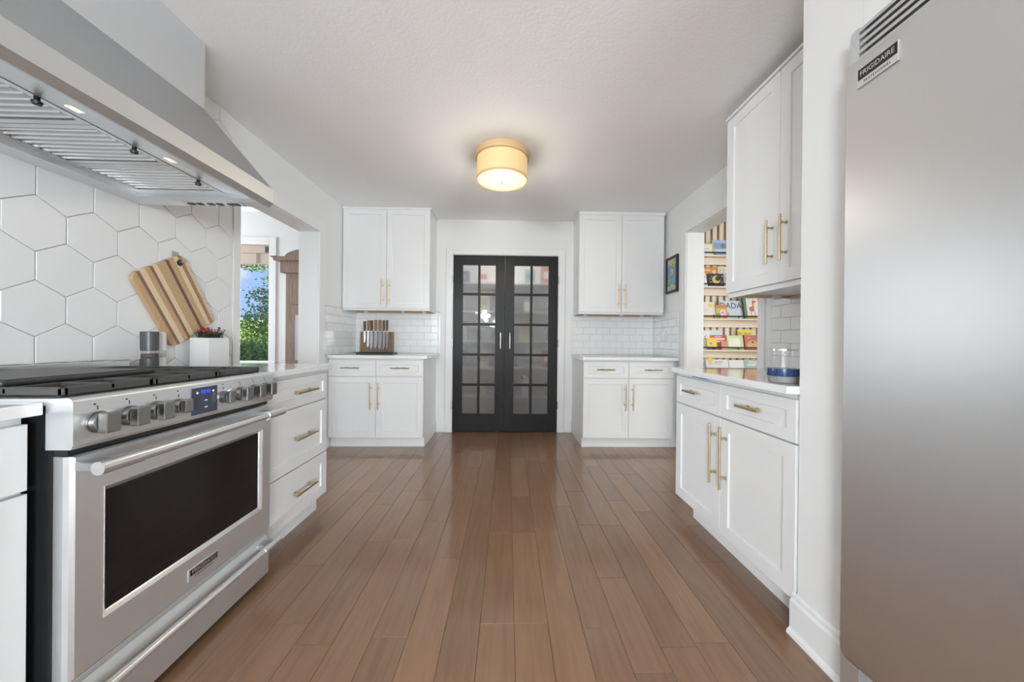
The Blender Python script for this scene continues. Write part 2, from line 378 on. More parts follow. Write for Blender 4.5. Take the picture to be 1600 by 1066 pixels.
pn = ['brick red', 'olive yellow', 'navy blue', 'off-white', 'tan', 'dull green']; wh = ['lowest', 'second', 'third', 'fourth', 'top']
for i, z in enumerate(shelf_z):
    for k in range(5):
        xx = -.62+k*.29+pantry_rng.uniform(-.05, .05); j = (i*2+k) % 6; h = pantry_rng.uniform(.13, .26)
        r = pantry_rng.uniform(.045, .075)
        if (i+k) % 3 == 0:
            t = thing('storage_jar', 'blurred %s jar with dark lid on the %s pantry shelf' % (pn[j], wh[i]), 'jar', (xx, 4.60, z), 'jars and boxes in the pantry')
            obj('jar_body', lathe(bm_(), [(0, 0), (r, 0), (r, h*.75), (r*.8, h*.85), (0, h*.85)], (xx, 4.60, z), 20), 'pack%d' % j, t, True)
            obj('lid', lathe(bm_(), [(0, h*.85), (r*.85, h*.85), (r*.85, h), (0, h)], (xx, 4.60, z), 20), 'walnut', t, True)
        else:
            t = thing('food_box', 'blurred %s box on the %s pantry shelf behind frosted glass' % (pn[j], wh[i]), 'box', (xx, 4.60, z), 'jars and boxes in the pantry')
            obj('carton', box(xx-r*1.3, xx+r*1.3, 4.55, 4.66, z, z+h, bev=.002), 'pack%d' % j, t)
            obj('front_label', box(xx-r*.9, xx+r*.9, 4.5488, 4.55, z+h*.3, z+h*.7), 'pack%d' % ((j+3) % 6), t)
t = thing('pantry_fill_light', 'small dome light added on the unseen pantry ceiling behind the frosted doors', 'added light', (0, 4.32, 2.33))  # unseen lamp added to light the shelves behind the frosted panes
obj('dome', lathe(bm_(), [(0, 0), (.05, .005), (.085, .03), (.09, .06)], (0, 4.32, 2.33), 24), 'led', t, True); obj('rim', lathe(bm_(), [(.09, .055), (.1, .055), (.1, .07), (0, .07)], (0, 4.32, 2.33), 24), 'trim', t)
l = bpy.data.lights.new('pantry_fill_bulb', 'POINT'); l.energy = 5.5; l.shadow_soft_size = .08; l.color = (1, .97, .92); o = bpy.data.objects.new('pantry_fill_bulb', l); o.location = (0, 4.32, 2.27); C.objects.link(o)

# ------------------------------------------------------------------ cabinet fronts and handles
def shaker(bm, o, U, V, Nn, w, h, rail=.055, th=.019, rec=.008):
    c = .0015
    front_ring(bm, [(0, w, 0, h, 0), (0, w, 0, h, th-c), (c, w-c, c, h-c, th), (rail, w-rail, rail, h-rail, th), (rail+.003, w-rail-.003, rail+.003, h-rail-.003, th-rec)], o, U, V, Nn)
    return bm
def pull(bm, c, D, Nn, L, post, off=.032, r=.0055):
    c = Vector(c); cyl(bm, c+Nn*off-D*L/2, c+Nn*off+D*L/2, r, n=12)
    for s in (-1, 1):
        p = c+D*(post/2*s); cyl(bm, p, p+Nn*off, .0042, n=10); cyl(bm, p, p+Nn*.004, .008, n=12); cyl(bm, p+Nn*(off-.008), p+Nn*off, .0075, n=12)
    return bm
def front(name, par, o, U, Nn, w, h, rail, hc=None, hd=None, L=.2, post=.128):
    d = obj(name, shaker(bm_(), o, U, Z_, Nn, w, h, rail), 'cabinet', par)
    if hc is not None:
        obj('handle', pull(bm_(), Vector(o)+U*hc[0]+Z_*hc[1]+Nn*.0185, hd, Nn, L, post), 'brass', d, True)
    return d
WH = 'cabinet'
# left drawer base beyond the range : faces +X
cx0 = -1.139
t = thing('drawer_cabinet', 'white three-drawer base cabinet next to the range with brass pulls', 'cabinet', (-1.44, 1.9, 0))
b = box(XL+.012, cx0, 1.588, 2.214, .105, ZC-.03); bx(b, XL+.012, cx0-.045, 1.588, 2.214, 0, .105); obj('carcass', b, WH, t)
for z0, z1 in ((.697, .852), (.372, .690), (.112, .366)):
    front('drawer', t, (cx0, 2.208, z0), -Y_, X_, .612, z1-z0, .045 if z1 > .8 else .058, (.26, (z1-z0)/2), Y_, .20, .13)
# near left base, in the corner of the frame
t = thing('base_cabinet', 'white base cabinet with drawer and door on the open side of the range', 'cabinet', (-1.44, .3, 0))
b = box(XL+.012, cx0, -.35, .851, .105, ZC-.03); bx(b, XL+.012, cx0-.06, -.35, .851, 0, .105); obj('carcass', b, WH, t)
for y1 in (.849, .25):
    front('drawer', t, (cx0, y1, .70), -Y_, X_, .592, .155, .045, (.3, .078), Y_, .2, .13)
    front('door', t, (cx0, y1, .112), -Y_, X_, .592, .580, .058, (.54, .44), Z_, .2, .13)
def slab(name, x0, x1, y0, y1, label):
    return tag(obj(name, box(x0, x1, y0, y1, ZC-.03, ZC, bev=.003, seg=2), 'quartz'), label, 'countertop')
slab('countertop', XL+.012, -1.0968, -.35, .858, 'white polished quartz countertop on the cabinet at the open side of the range')
slab('countertop', XL+.012, -1.0968, 1.582, 2.226, 'white polished quartz countertop holding the planter and mills beside the range')
# right base cabinet : faces -X
fx = 1.074
t = thing('base_cabinet', 'wide white base cabinet with two drawers and two doors beside the refrigerator wall', 'cabinet', (1.38, 1.7, 0))
b = box(fx, XR-.002, 1.2475, 2.168, .105, ZC-.03); bx(b, fx+.06, XR-.002, 1.2475, 2.10, 0, .105); obj('carcass', b, WH, t)
ys = [2.165, 1.709, 1.252]
for k in range(2):
    w = ys[k]-ys[k+1]-.003
    front('drawer', t, (fx, ys[k+1]+.0015, .694), Y_, -X_, w, .160, .045, (w/2+(.0 if k else .02), .085), Y_, .145, .064)
    front('door', t, (fx, ys[k+1]+.0015, .117), Y_, -X_, w, .570, .06, ((w-.045) if k else .038, .385), Z_, .30, .19)
slab('countertop', 1.014, XR-.012, 1.2475, 2.145, 'white polished quartz countertop next to the book-room doorway reflecting the books')
# right upper
t = thing('wall_cabinet', 'white two-door wall cabinet mounted above the counter beside the refrigerator wall', 'cabinet', (1.5, 1.66, 1.3535))
ux = 1.3175
obj('carcass', box(ux, XR-.002, 1.2475, 2.066, 1.352, 2.385), WH, t)
ys = [2.066, 1.655, 1.2475]
for k in range(2):
    w = ys[k]-ys[k+1]-.003
    front('door', t, (ux, ys[k+1]+.0015, 1.3535), Y_, -X_, w, 1.022, .06, ((.042) if k == 0 else w-.042, .205), Z_, .215, .14)
obj('crown', box(ux-.026, XR-.002, 1.2475, 2.072, 2.378, 2.396, bev=.003), WH, t)
obj('light_rail', box(ux-.004, ux+.014, 1.2475, 2.06, 1.326, 1.352), WH, t)
obj('bottom_panel', box(ux+.014, XR-.01, 1.2475, 2.06, 1.343, 1.352), WH, t)
obj('back_strip', box(XR-.03, XR-.012, 1.2475, 2.06, 1.326, 1.343), 'ply', t); obj('end_strip', box(ux+.014, XR-.03, 2.042, 2.06, 1.328, 1.343), 'ply', t)
obj('light_clip', box(1.56, 1.60, 2.02, 2.0415, 1.318, 1.343), WH, t)
# far base cabinets : face -Y
fy = 3.459
def far_base(x0, x1, label, hh):
    t = thing('base_cabinet', label, 'cabinet', ((x0+x1)/2, 3.75, 0))
    b = box(x0, x1, fy, YB-.002, .098, ZC-.03); bx(b, x0, x1, 3.502, YB-.002, 0, .098); obj('carcass', b, WH, t)
    xs = [x0, (x0+x1)/2, x1]
    for k in range(2):
        w = xs[k+1]-xs[k]-.003
        front('drawer', t, (xs[k]+.0015, fy, .700), X_, -Y_, w, .158, .045, (w/2-.01+.02*k, .082), X_, .18, .07)
        front('door', t, (xs[k]+.0015, fy, .102), X_, -Y_, w, .592, .058, (w-.04 if k == 0 else .032, .408), Z_, .262, .15)
    return t
far_base(-1.738, -.8228, 'white two-door base cabinet under the counter with the knife block', 0)
far_base(.748, 1.652, 'white two-door base cabinet with empty counter below the picture wall', 0)
obj_f = obj('filler_strip', box(1.654, 1.698, 3.5, YB-.002, 0, ZC-.032), WH); tag(obj_f, 'narrow white filler strip between base cabinet and the picture wall', 'filler')
slab('countertop', XL+.012, -.779, 3.408, YB-.012, 'white polished quartz countertop under the knife block')
slab('countertop', .734, XR-.012, 3.408, YB-.012, 'white polished quartz countertop without objects in the corner by the picture')
def far_upper(x0, x1, y0, z0, z1, label):
    t = thing('wall_cabinet', label, 'cabinet', ((x0+x1)/2, 3.88, z0))
    yf = y0+.019
    obj('carcass', box(x0, x1, yf, YB-.002, z0, z1), WH, t)
    xs = [x0, (x0+x1)/2, x1]
    for k in range(2):
        w = xs[k+1]-xs[k]-.003
        front('door', t, (xs[k]+.0015, yf, z0), X_, -Y_, w, z1-z0-.004, .055, (w-.033 if k == 0 else .03, .165), Z_, .262, .15)
    obj('crown', box(x0-.004, x1+.012, y0-.006, YB-.002, z1-.004, HC-.0015), WH, t)
    obj('light_rail', box(x0+.002, x1-.002, yf, yf+.018, z0-.022, z0), WH, t)
    obj('side_rail', box(x1-.018, x1-.002, yf+.018, YB-.02, z0-.022, z0), WH, t); obj('side_rail', box(x0+.002, x0+.018, yf+.018, YB-.02, z0-.022, z0), WH, t)
    obj('back_strip', box(x0+.018, x1-.018, YB-.034, YB-.014, z0-.026, z0), 'ply', t)
    for fx_ in (.14, .60, .86): obj('light_clip', box(x0+fx_*(x1-x0)-.02, x0+fx_*(x1-x0)+.02, YB-.05, YB-.034, z0-.03, z0), WH, t)
far_upper(-1.735, -.829, 3.712, 1.386, 2.43, 'white two-door wall cabinet above the knife block')
far_upper(.752, 1.668, 3.724, 1.374, 2.417, 'white two-door wall cabinet next to the avocado picture')

# ------------------------------------------------------------------ tiles
def hexes():
    w = .1806; s = w/math.sqrt(3); rp_ = 1.5*s; yc, zc = 1.513, 1.476; g = .0016
    me = {}
    obj('grout_bed', box(XL, XL+.003, .2, 2.249, ZC-.05, HC-.001), 'grout', wall_left)
    for r_ in range(-4, 7):
        for k in range(-8, 6):
            cy = yc+k*w+(w/2 if r_ % 2 else 0); cz = zc+r_*rp_
            pts = [(cy+(s-g*1.15)*math.sin(R(60*i)), cz+(s-g*1.15)*math.cos(R(60*i))) for i in range(6)]
            def clip(P, f):
                out = []
                for i in range(len(P)):
                    a, c = P[i], P[(i+1) % len(P)]; fa, fc = f(a), f(c)
                    if fa >= 0: out.append(a)
                    if fa*fc < 0: q = fa/(fa-fc); out.append((a[0]+(c[0]-a[0])*q, a[1]+(c[1]-a[1])*q))
                return out
            P = pts
            for f in (lambda p: 2.248-p[0], lambda p: p[0]-.3, lambda p: p[1]-(ZC-.04), lambda p: HC-.002-p[1]):
                P = clip(P, f) if len(P) > 2 else []
            if len(P) < 3: continue
            c = (sum(p[0] for p in P)/len(P), sum(p[1] for p in P)/len(P))
            bm = bm_()
            A = [bm.verts.new((XL+.003, p[0], p[1])) for p in P]; B = [bm.verts.new((XL+.0065, p[0], p[1])) for p in P]
            Cc = [bm.verts.new((XL+.0078, p[0]+(c[0]-p[0])*.018, p[1]+(c[1]-p[1])*.018)) for p in P]; n = len(P)
            for i in range(n):
                j = (i+1) % n; bm.faces.new((A[i], A[j], B[j], B[i])); bm.faces.new((B[i], B[j], Cc[j], Cc[i]))
            bm.faces.new(Cc); bm.faces.new(A[::-1])
            obj('hex_tile', bm, 'hex', wall_left)
hexes()
def subway(par, o, U, Nn, L, z0, z1, off=0, endcap=True):
    o = Vector(o); g = .0022; tl, thh = .1525, .0765
    b = bm_(); obox(b, o, U, Z_, Nn, 0, L, z0, z1, 0, .004); obj('grout_bed', b, 'grout', par)
    r_ = 0; z = z0
    ec = .022 if endcap else 0
    while z < z1-.012:
        zt = min(z+thh, z1); u = -((r_ % 2)*(tl+g)/2+off)
        while u < L-ec-.004:
            a, c = max(u, 0), min(u+tl, L-ec-(g if endcap else 0))
            if c-a > .012:
                b = bm_(); obox(b, o, U, Z_, Nn, a+.0003, c, z+.0006, zt-.0006, .004, .0085, bev=.0012); obj('subway_tile', b, 'subway', par)
            u += tl+g
        if endcap:
            pass
        z += thh+g; r_ += 1
    if endcap:
        z = z0
        while z < z1-.02:
            zt = min(z+tl, z1); b = bm_(); obox(b, o, U, Z_, Nn, L-ec, L, z+.0006, zt-.0006, .004, .0088, bev=.0015); obj('edge_tile', b, 'subway', par); z += tl+g
subway(wall_back, (XL+.009, YB, 0), X_, -Y_, XL*-1-.779-.009, ZC, 1.384)
subway(wall_left, (XL, YB-.009, 0), -Y_, X_, YB-.009-3.366, ZC, 1.384, .05)
subway(wall_back, (XR-.009, YB, 0), -X_, -Y_, XR-.734-.009, ZC, 1.372, .03)
subway(wall_right, (XR, YB-.009, 0), -Y_, -X_, YB-.009-3.43, ZC, 1.372, .08)
subway(wall_right, (XR, 1.248, 0), Y_, -X_, .985, ZC, 1.352, .04)
t = thing('wall_outlet', 'white double outlet plate on the subway tile by the picture', 'outlet', (XR-.0087, 3.77, 1.06))
obj('cover_plate', box(XR-.0145, XR-.0086, 3.70, 3.82, 1.06, 1.175, bev=.002), 'trim', t)
for y in (3.735, 3.785): obj('socket', box(XR-.0165, XR-.0145, y-.017, y+.017, 1.085, 1.15, bev=.0008), 'cabinet', t)

# ------------------------------------------------------------------ range
RX = -1.0463; RY0, RY1 = .868, 1.577
rg = thing('gas_range', 'stainless steel gas range with black oven window and row of control knobs', 'range', (-1.4, (RY0+RY1)/2, 0))
b = box(XL+.02, RX-.045, RY0+.008, RY1-.004, .02, .895); obj('body', b, 'rangeside', rg)
obj('side_trim', box(RX-.075, RX-.046, RY0+.003, RY0+.0078, .03, .79), 'black', rg)
for y in (RY0+.06, RY1-.06):
    for x in (-1.6, -1.2): obj('foot', cyl(bm_(), (x, y, 0), (x, y, .021), .02), 'black', rg)
# control panel with bullnose
pf = -1.036
b = bm_(); pr = [(-1.72, .895), (-1.72, .908), (-1.075, .912)]
for i in range(6): a = R(90-15*i); pr.append((pf-.016+.016*math.cos(a), .898+.016*math.sin(a)))
pr += [(pf, .80), (pf-.006, .789), (-1.10, .789), (-1.10, .895)]
prism(b, pr, (0, 0, 0), X_, Z_, Y_, RY0-.004, RY1)
obj('control_panel', b, 'steel_y', rg, True)
obj('shadow_gap', box(RX-.045, RX-.012, RY0+.004, RY1-.004, .7735, .787), 'black', rg)
# oven door
dz0, dz1 = .224, .771
wy0, wy1, wz0_, wz1_ = .951, 1.514, .342, .660
b = bm_()
lo = [(RY0+.004, RY1-.002, dz0, dz1, -.045), (RY0, RY1, dz0, dz1, -.018), (RY0+.002, RY1, dz0, dz1, -.006), (RY0+.010, RY1-.002, dz0+.004, dz1-.004, 0), (wy0-.012, wy1+.012, wz0_-.012, wz1_+.012, 0), (wy0, wy1, wz0_, wz1_, -.010)]
rings = [[b.verts.new((RX+n, u, v)) for u, v in ((u0, v0), (u1, v0), (u1, v1), (u0, v1))] for (u0, u1, v0, v1, n) in lo]
for A, B in zip(rings, rings[1:]):
    for i in range(4): b.faces.new((A[i], A[(i+1) % 4], B[(i+1) % 4], B[i]))
b.faces.new(rings[0]); b.faces.new(rings[-1])
door = obj('oven_door', b, 'steel_y', rg)
obj('window_glass', box(RX-.0098, RX-.0085, wy0+.001, wy1-.001, wz0_+.001, wz1_-.001), 'blackgloss', door)
b = bm_(); front_ring(b, [(wy0-.013, wy1+.013, wz0_-.013, wz1_+.013, .0002), (wy0-.012, wy1+.012, wz0_-.012, wz1_+.012, .002), (wy0-.003, wy1+.003, wz0_-.003, wz1_+.003, -.006), (wy0, wy1, wz0_, wz1_, -.0095)], (RX, 0, 0), Y_, Z_, X_)
bmesh.ops.delete(b, geom=[f for f in b.faces if len(f.verts) == 4 and f.calc_area() > .1], context='FACES')
obj('window_bezel', b, 'steel_hi', door)
def towel(par, z, x, y0, y1, r, xf):
    b = cyl(bm_(), (x, y0, z), (x, y1, z), r*.86, n=24); cyl(b, (x, y0-.001, z), (x, y0+.10, z), r, n=24); cyl(b, (x, y1-.10, z), (x, y1+.001, z), r, n=24)
    o = obj('handle', b, 'steel_hi', par, True)
    for y in (y0+.03, y1-.05): obj('handle_bracket', box(xf-.001, x, y-.022, y+.022, z-.011, z+.011, bev=.002), 'steel_d', o)
towel(door, .744, -.982, RY0-.0, RY1-.02, .0165, RX)
badge = obj('badge', box(RX, RX+.003, 1.180, 1.296, .253, .292, bev=.0006), 'steel_y', door)
obj('badge_plate', box(RX+.003, RX+.0036, 1.186, 1.294, .269, .2895), 'black', badge)
text('badge_lettering', 'FRIGIDAIRE', 'steel_hi', badge, (RX+.0037, 1.240, .279), Y_, Z_, .0195, sx=.96)
text('badge_lettering', 'P R O F E S S I O N A L', 'black', badge, (RX+.0031, 1.240, .2605), Y_, Z_, .0085, sx=.9)
# storage drawer
b = bm_(); prism(b, [(RX-.045, .03), (RX-.004, .03), (RX-.002, .16), (RX-.016, .195), (RX-.016, .214), (RX-.045, .214)], (0, 0, 0), X_, Z_, Y_, RY0, RY1)
dr = obj('storage_drawer', b, 'steel_y', rg); towel(dr, .168, -1.012, RY0-.0, RY1+.012, .0135, RX-.01)
# display and knobs
dsp = obj('display', box(pf, pf+.0025, 1.176, 1.277, .8035, .893, bev=.0008), 'display', rg)
text('clock_digits', '12:10', 'ledblue', dsp, (pf+.0028, 1.228, .877), Y_, Z_, .017)
for z in (.846, .823): obj('screen_key', box(pf+.0025, pf+.0029, 1.224, 1.236, z, z+.003), 'ledwhite', dsp)
for y in (1.196, 1.259): obj('touch_key', cyl(bm_(), (pf+.0025, y, .876), (pf+.0029, y, .876), .004, n=16), 'ledwhite', dsp)
for i, (y, big) in enumerate([(.914, 1), (.988, 1), (1.061, 1), (1.132, 0), (1.306, 0), (1.385, 1), (1.457, 1), (1.524, 1)]):
    r = .0275 if big else .0225; z = .846
    b = cyl(bm_(), (pf, y, z), (pf+.006, y, z), r, n=28)
    base = obj('knob', b, 'knob', rg, True)
    b = cyl(bm_(), (pf+.006, y, z), (pf+.018, y, z), r*.93, r*.86, n=28); obj('knob_skirt', b, 'knobface', base, True)
    w = r*.62; b = bm_(); bx(b, pf+.018, pf+.042 if big else pf+.036, y-w, y+w, z-r*.92, z+r*.92, bev=.003, seg=2); obj('knob_grip', b, 'knobface', base)
    mk = obj('burner_mark', box(pf, pf+.0004, y-.001, y+.001, z+r+.004, z+r+.014), 'black', rg)
    obj('burner_symbol', box(pf, pf+.0004, y-.009 if big else y-.005, y-.004 if big else y, .890, .8935), 'black', rg)
# cooktop, grates, griddle
obj('cooktop', box(-1.705, -1.085, RY0+.012, RY1-.012, .908, .9135, bev=.002), 'rangeside', rg)
bg = bm_(); bx(bg, -1.725, -1.655, RY0+.01, RY1+.004, .908, .962, bev=.004); bgo = obj('rear_vent_trim', bg, 'steel_hi', rg)
for k in range(5): obj('vent_slot', box(-1.71, -1.67, RY0+.06+k*.125, RY0+.155+k*.125, .962, .9625), 'black', bgo)
gy = [(RY0+.016, 1.102), (1.106, 1.340), (1.344, RY1-.014)]
for (a, c) in gy:
    b = bm_(); zt0, zt1 = .918, .936; gx0, gx1 = -1.650, -1.085
    for x in (gx0, gx1-.016): bx(b, x, x+.016, a, c, zt0-.004, zt1, bev=.004)
    for y in (a, c-.014): bx(b, gx0, gx1, y, y+.014, zt0-.004, zt1, bev=.004)
    m_ = (a+c)/2
    bx(b, gx0, gx1, m_-.006, m_+.006, zt0, zt1, bev=.003)
    for x in (-1.51, -1.368, -1.225): bx(b, x-.006, x+.006, a, c, zt0, zt1, bev=.003)
    for x in (gx0+.005, gx1-.018):
        for y in (a+.003, m_-.006, c-.015): bx(b, x, x+.012, y, y+.012, .9136, zt0)
    obj('grate', b, 'iron', rg)
    for x in (-1.51, -1.225):
        obj('burner', lathe(bm_(), [(0, 0), (.046, 0), (.046, .006), (.036, .007), (.036, .0115), (0, .012)], (x, m_, .9136), 24), 'black', rg, True)
b = bm_(); g0, g1 = RY0+.02, 1.262
bx(b, -1.60, -1.235, g0, g1, .9362, .950, bev=.005, seg=2); bx(b, -1.585, -1.25, g0+.015, g1-.015, .950, .952, bev=.0008)
tag(obj('griddle', b, 'griddle'), 'thick black cast iron griddle lying across the range grates', 'griddle')

# ------------------------------------------------------------------ hood
HY0, HY1 = .75, 1.695
hd = thing('range_hood', 'large stainless steel chimney range hood over the gas range', 'range hood', (-1.43, 1.22, 1.681))
obj('chimney', box(XL+.008, -1.442, HY0, HY1, 2.139, HC-.001), 'steel_y', hd)
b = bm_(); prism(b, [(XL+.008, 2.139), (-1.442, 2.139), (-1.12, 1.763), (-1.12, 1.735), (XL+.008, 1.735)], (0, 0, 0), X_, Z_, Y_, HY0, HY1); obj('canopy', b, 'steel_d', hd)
b = bm_(); prism(b, [(-1.145, 1.735), (-1.1195, 1.735), (-1.1195, 1.764), (-1.1185, 1.764), (-1.1185, 1.701), (-1.139, 1.681), (-1.148, 1.681), (-1.148, 1.70)], (0, 0, 0), X_, Z_, Y_, HY0-.0005, HY1+.0005)
obj('front_lip', b, 'lip', hd)
obj('end_rim', box(-1.735, -1.148, HY1-.10, HY1, 1.684, 1.735), 'steel_y', hd); obj('end_rim', box(-1.735, -1.148, HY0, HY0+.10, 1.684, 1.735), 'steel_y', hd)
obj('rear_rim', box(-1.735, -1.645, HY0+.10, HY1-.10, 1.684, 1.735), 'steel_y', hd)
b = bm_(); prism(b, [(-1.148, 1.69), (-1.148, 1.735), (-1.27, 1.735), (-1.27, 1.708)], (0, 0, 0), X_, Z_, Y_, HY0+.1, HY1-.1); obj('inner_panel', b, 'steel_y', hd)
for k in range(3):
    y0 = .858+k*.2462; y1 = y0+.244
    f = obj('baffle_filter', box(-1.645, -1.272, y0, y1, 1.716, 1.734), 'steel_d', hd)
    b = bm_()
    for (a, c, d, e) in ((-1.645, -1.272, y0, y0+.02), (-1.645, -1.272, y1-.02, y1), (-1.645, -1.625, y0+.02, y1-.02), (-1.29, -1.272, y0+.02, y1-.02)): bx(b, a, c, d, e, 1.706, 1.716)
    obj('filter_frame', b, 'steel_y', f)
    n = 8; p = (y1-y0-.04)/n
    for i in range(n):
        ya = y0+.02+p*i+p*.22
        b = bm_(); prism(b, [(ya, 1.716), (ya+p*.1, 1.708), (ya+p*.28, 1.7055), (ya+p*.46, 1.708), (ya+p*.56, 1.716)], (0, 0, 0), Y_, Z_, X_, -1.622, -1.293); obj('baffle_bar', b, 'steel_hi', f, True)
    obj('latch_knob', lathe(bm_(), [(0, -.022), (.009, -.02), (.011, -.012), (.006, -.008), (.006, 0)], (-1.276, (y0+y1)/2, 1.706), 14), 'black', f, True)
for y in (1.02, 1.30): obj('hood_lamp', box(-1.235, -1.205, y-.016, y+.016, 1.6995, 1.703, bev=.001), 'led', hd)
cp = obj('switch_panel', box(-1.50, -1.235, HY1-.05, HY1-.015, 1.680, 1.684, bev=.001), 'steel_hi', hd)
for x in (-1.47, -1.43, -1.38, -1.34, -1.29, -1.265): obj('switch_button', box(x-.012, x+.012, HY1-.043, HY1-.022, 1.6775, 1.680), 'black', cp)

# ------------------------------------------------------------------ refrigerator
FXf = 1.0; FY1 = 1.024; FY0 = .19
fr = thing('refrigerator', 'tall brushed stainless steel refrigerator with louvered grille on top', 'refrigerator', (1.35, .6, 0))
obj('cabinet_body', box(FXf+.04, 1.68, FY0, FY1-.004, .02, 1.985), 'steel_d', fr)
obj('door_panel', box(FXf, FXf+.038, FY0, FY1, .150, 1.879, bev=.004, seg=2), 'steel_f', fr)
ft = 1.9815
obj('side_trim', box(FXf+.012, FXf+.04, FY1-.030, FY1-.002, 1.8795, ft), 'steel_y', fr); obj('side_trim', box(FXf+.012, FXf+.04, FY0+.002, FY0+.030, 1.8795, ft), 'steel_y', fr)
obj('grille_back', box(FXf+.034, FXf+.04, FY0+.03, FY1-.03, 1.8795, ft), 'black', fr)
for k in range(5):
    z = 1.8815+k*.0205
    b = bm_(); prism(b, [(FXf+.010, z), (FXf+.012, z+.012), (FXf+.034, z+.016), (FXf+.034, z+.003)], (0, 0, 0), X_, Z_, Y_, FY0+.03, FY1-.0305); obj('louver', b, 'steel_hi', fr)
bd = obj('badge', box(FXf-.004, FXf, .877, .984, 1.792, 1.846, bev=.0006), 'steel_hi', fr)
obj('badge_plate', box(FXf-.0046, FXf-.004, .880, .981, 1.813, 1.8435), 'black', bd)
text('badge_lettering', 'FRIGIDAIRE', 'steel_hi', bd, (FXf-.0047, .9305, 1.828), -Y_, Z_, .0205, sx=.86)
text('badge_lettering', 'P R O F E S S I O N A L', 'black', bd, (FXf-.0041, .9305, 1.8025), -Y_, Z_, .0095, sx=.74)
obj('bottom_rail', box(FXf+.004, FXf+.04, FY0, FY1, .140, .1495), 'chrome', fr)
obj('leg_trim', box(FXf+.004, FXf+.04, FY1-.055, FY1, .0, .137), 'steel_hi', fr); obj('leg_trim', box(FXf+.004, FXf+.04, FY0, FY0+.055, .0, .137), 'steel_hi', fr)
obj('kick_plate', box(FXf+.03, FXf+.04, FY0+.055, FY1-.055, .01, .139), 'steel_d', fr)
b = cyl(bm_(), (FXf-.06, FY0+.06, .5), (FXf-.06, FY0+.06, 1.6), .014, n=20)
for z in (.56, 1.54): cyl(b, (FXf-.06, FY0+.06, z), (FXf, FY0+.06, z), .011)
obj('handle', b, 'steel_hi', fr, True)

t = thing('bridge_cabinet', 'plain white cabinet box built in above the refrigerator', 'cabinet', (1.37, .61, 1.995))
obj('carcass', box(1.06, 1.68, .19, 1.0295, 1.995, HC-.0015), 'wall', t)
for y0, y1 in ((.195, .605), (.612, .90)): front('door', t, (1.06, y0, 2.03), Y_, -X_, y1-y0, .38, .055)
# ------------------------------------------------------------------ ceiling lamp
lc = (-.055, 2.605, 0)
lp = thing('ceiling_lamp', 'round flush ceiling lamp with glowing cream fabric drum shade and wooden ring', 'lamp', (lc[0], lc[1], 2.235))
obj('ceiling_ring', lathe(bm_(), [(.0, HC-.001), (.202, HC-.001), (.204, 2.43), (.198, 2.40), (.19, 2.398), (0, 2.398)], lc, 48), 'lampwood', lp, True)
sh = obj('drum_shade', lathe(bm_(), [(.186, 2.40), (.187, 2.252), (.182, 2.252), (.181, 2.40)], lc, 48), 'shade', lp, True)
obj('shade_band', lathe(bm_(), [(.188, 2.258), (.189, 2.244), (.181, 2.244), (.181, 2.252)], lc, 48), 'lampwood', sh, True)
obj('diffuser', lathe(bm_(), [(.1815, 2.25), (.15, 2.243), (.08, 2.238), (0, 2.236)], lc, 48), 'diffuser', lp, True)
obj('finial', lathe(bm_(), [(.012, 2.238), (.012, 2.232), (.006, 2.226), (0, 2.225)], lc, 16), 'nickel', lp, True)
l = bpy.data.lights.new('ceiling_lamp_bulb', 'POINT'); l.energy = 3.4; l.shadow_soft_size = .12; l.color = (1, .90, .74); o = bpy.data.objects.new('ceiling_lamp_bulb', l); o.location = (lc[0], lc[1], 1.98); C.objects.link(o)
# lamp in the room behind the camera, mirrored in the pantry panes
MY = YB+.02; CY = -1.55
t = thing('globe_chandelier', 'cluster of glowing round globe lights mirrored in the pantry door glass', 'chandelier', (-.62, CY, 1.2))
gl = []
for (u, v, r) in ((757, 488, 5), (754.5, 494, 4.5), (763.5, 494, 4), (759, 499.5, 4), (744.5, 489, 2), (772, 502, 2), (773.5, 453, 2.2), (771, 510, 2.2), (767, 509.5, 1.6)):
    p = at(u, v, y=2*MY-CY); gl.append((p, r))
tops = HC-.001
for (p, r) in gl:
    rr = .8*r*(2*MY-CY)/F; q = Vector((p.x, CY+random.uniform(-.03, .03), p.z))
    b = bm_(); bmesh.ops.create_icosphere(b, subdivisions=2, radius=rr, matrix=Matrix.Translation(q)); o = obj('globe', b, 'globe', t, True)
    obj('cord', cyl(bm_(), (q.x, q.y, q.z+rr), (q.x, q.y, tops-.02), .003, n=6), 'black', t)
cxm = sum(p.x for p, r in gl)/len(gl)
obj('canopy_plate', box(cxm-.3, cxm+.3, CY-.06, CY+.06, tops-.02, tops), 'black', t)

# ------------------------------------------------------------------ things on the left counter
mx_, my_ = -1.640, 1.648
def mill(label, x, y, r, h, m1, m2, m3, sq):
    t = thing('spice_mill', label, 'spice mill', (x, y, ZC))
    def part(name, z0, z1, m, rr=1, p=t): return obj(name, lathe(bm_(), [(0, z0), (r*rr-.002, z0), (r*rr, z0+.002), (r*rr, z1-.002), (r*rr-.002, z1), (0, z1)], (x, y, ZC), 28), m, p, True)
    part('base', 0, h*.34, m1); part('glass_chamber', h*.34, h*.52, 'acrylic', .98); part('filling', h*.342, h*.44, m2, .88); part('grinder_head', h*.52, h, m1)
mill('charcoal pepper mill with clear band on the counter under the cutting board', mx_, my_, .0315, .182, 'mill', 'pepper', None, 0)
mill('white salt mill with clear band standing behind the charcoal mill', -1.675, 1.724, .0285, .180, 'millwhite', 'salt', None, 0)
pl = thing('flower_planter', 'white rectangular planter with red flowers and green succulents on the counter', 'planter', (-1.655, 1.99, ZC))
px0, px1, py0, py1, pz = -1.705, -1.605, 1.925, 2.062, 1.060
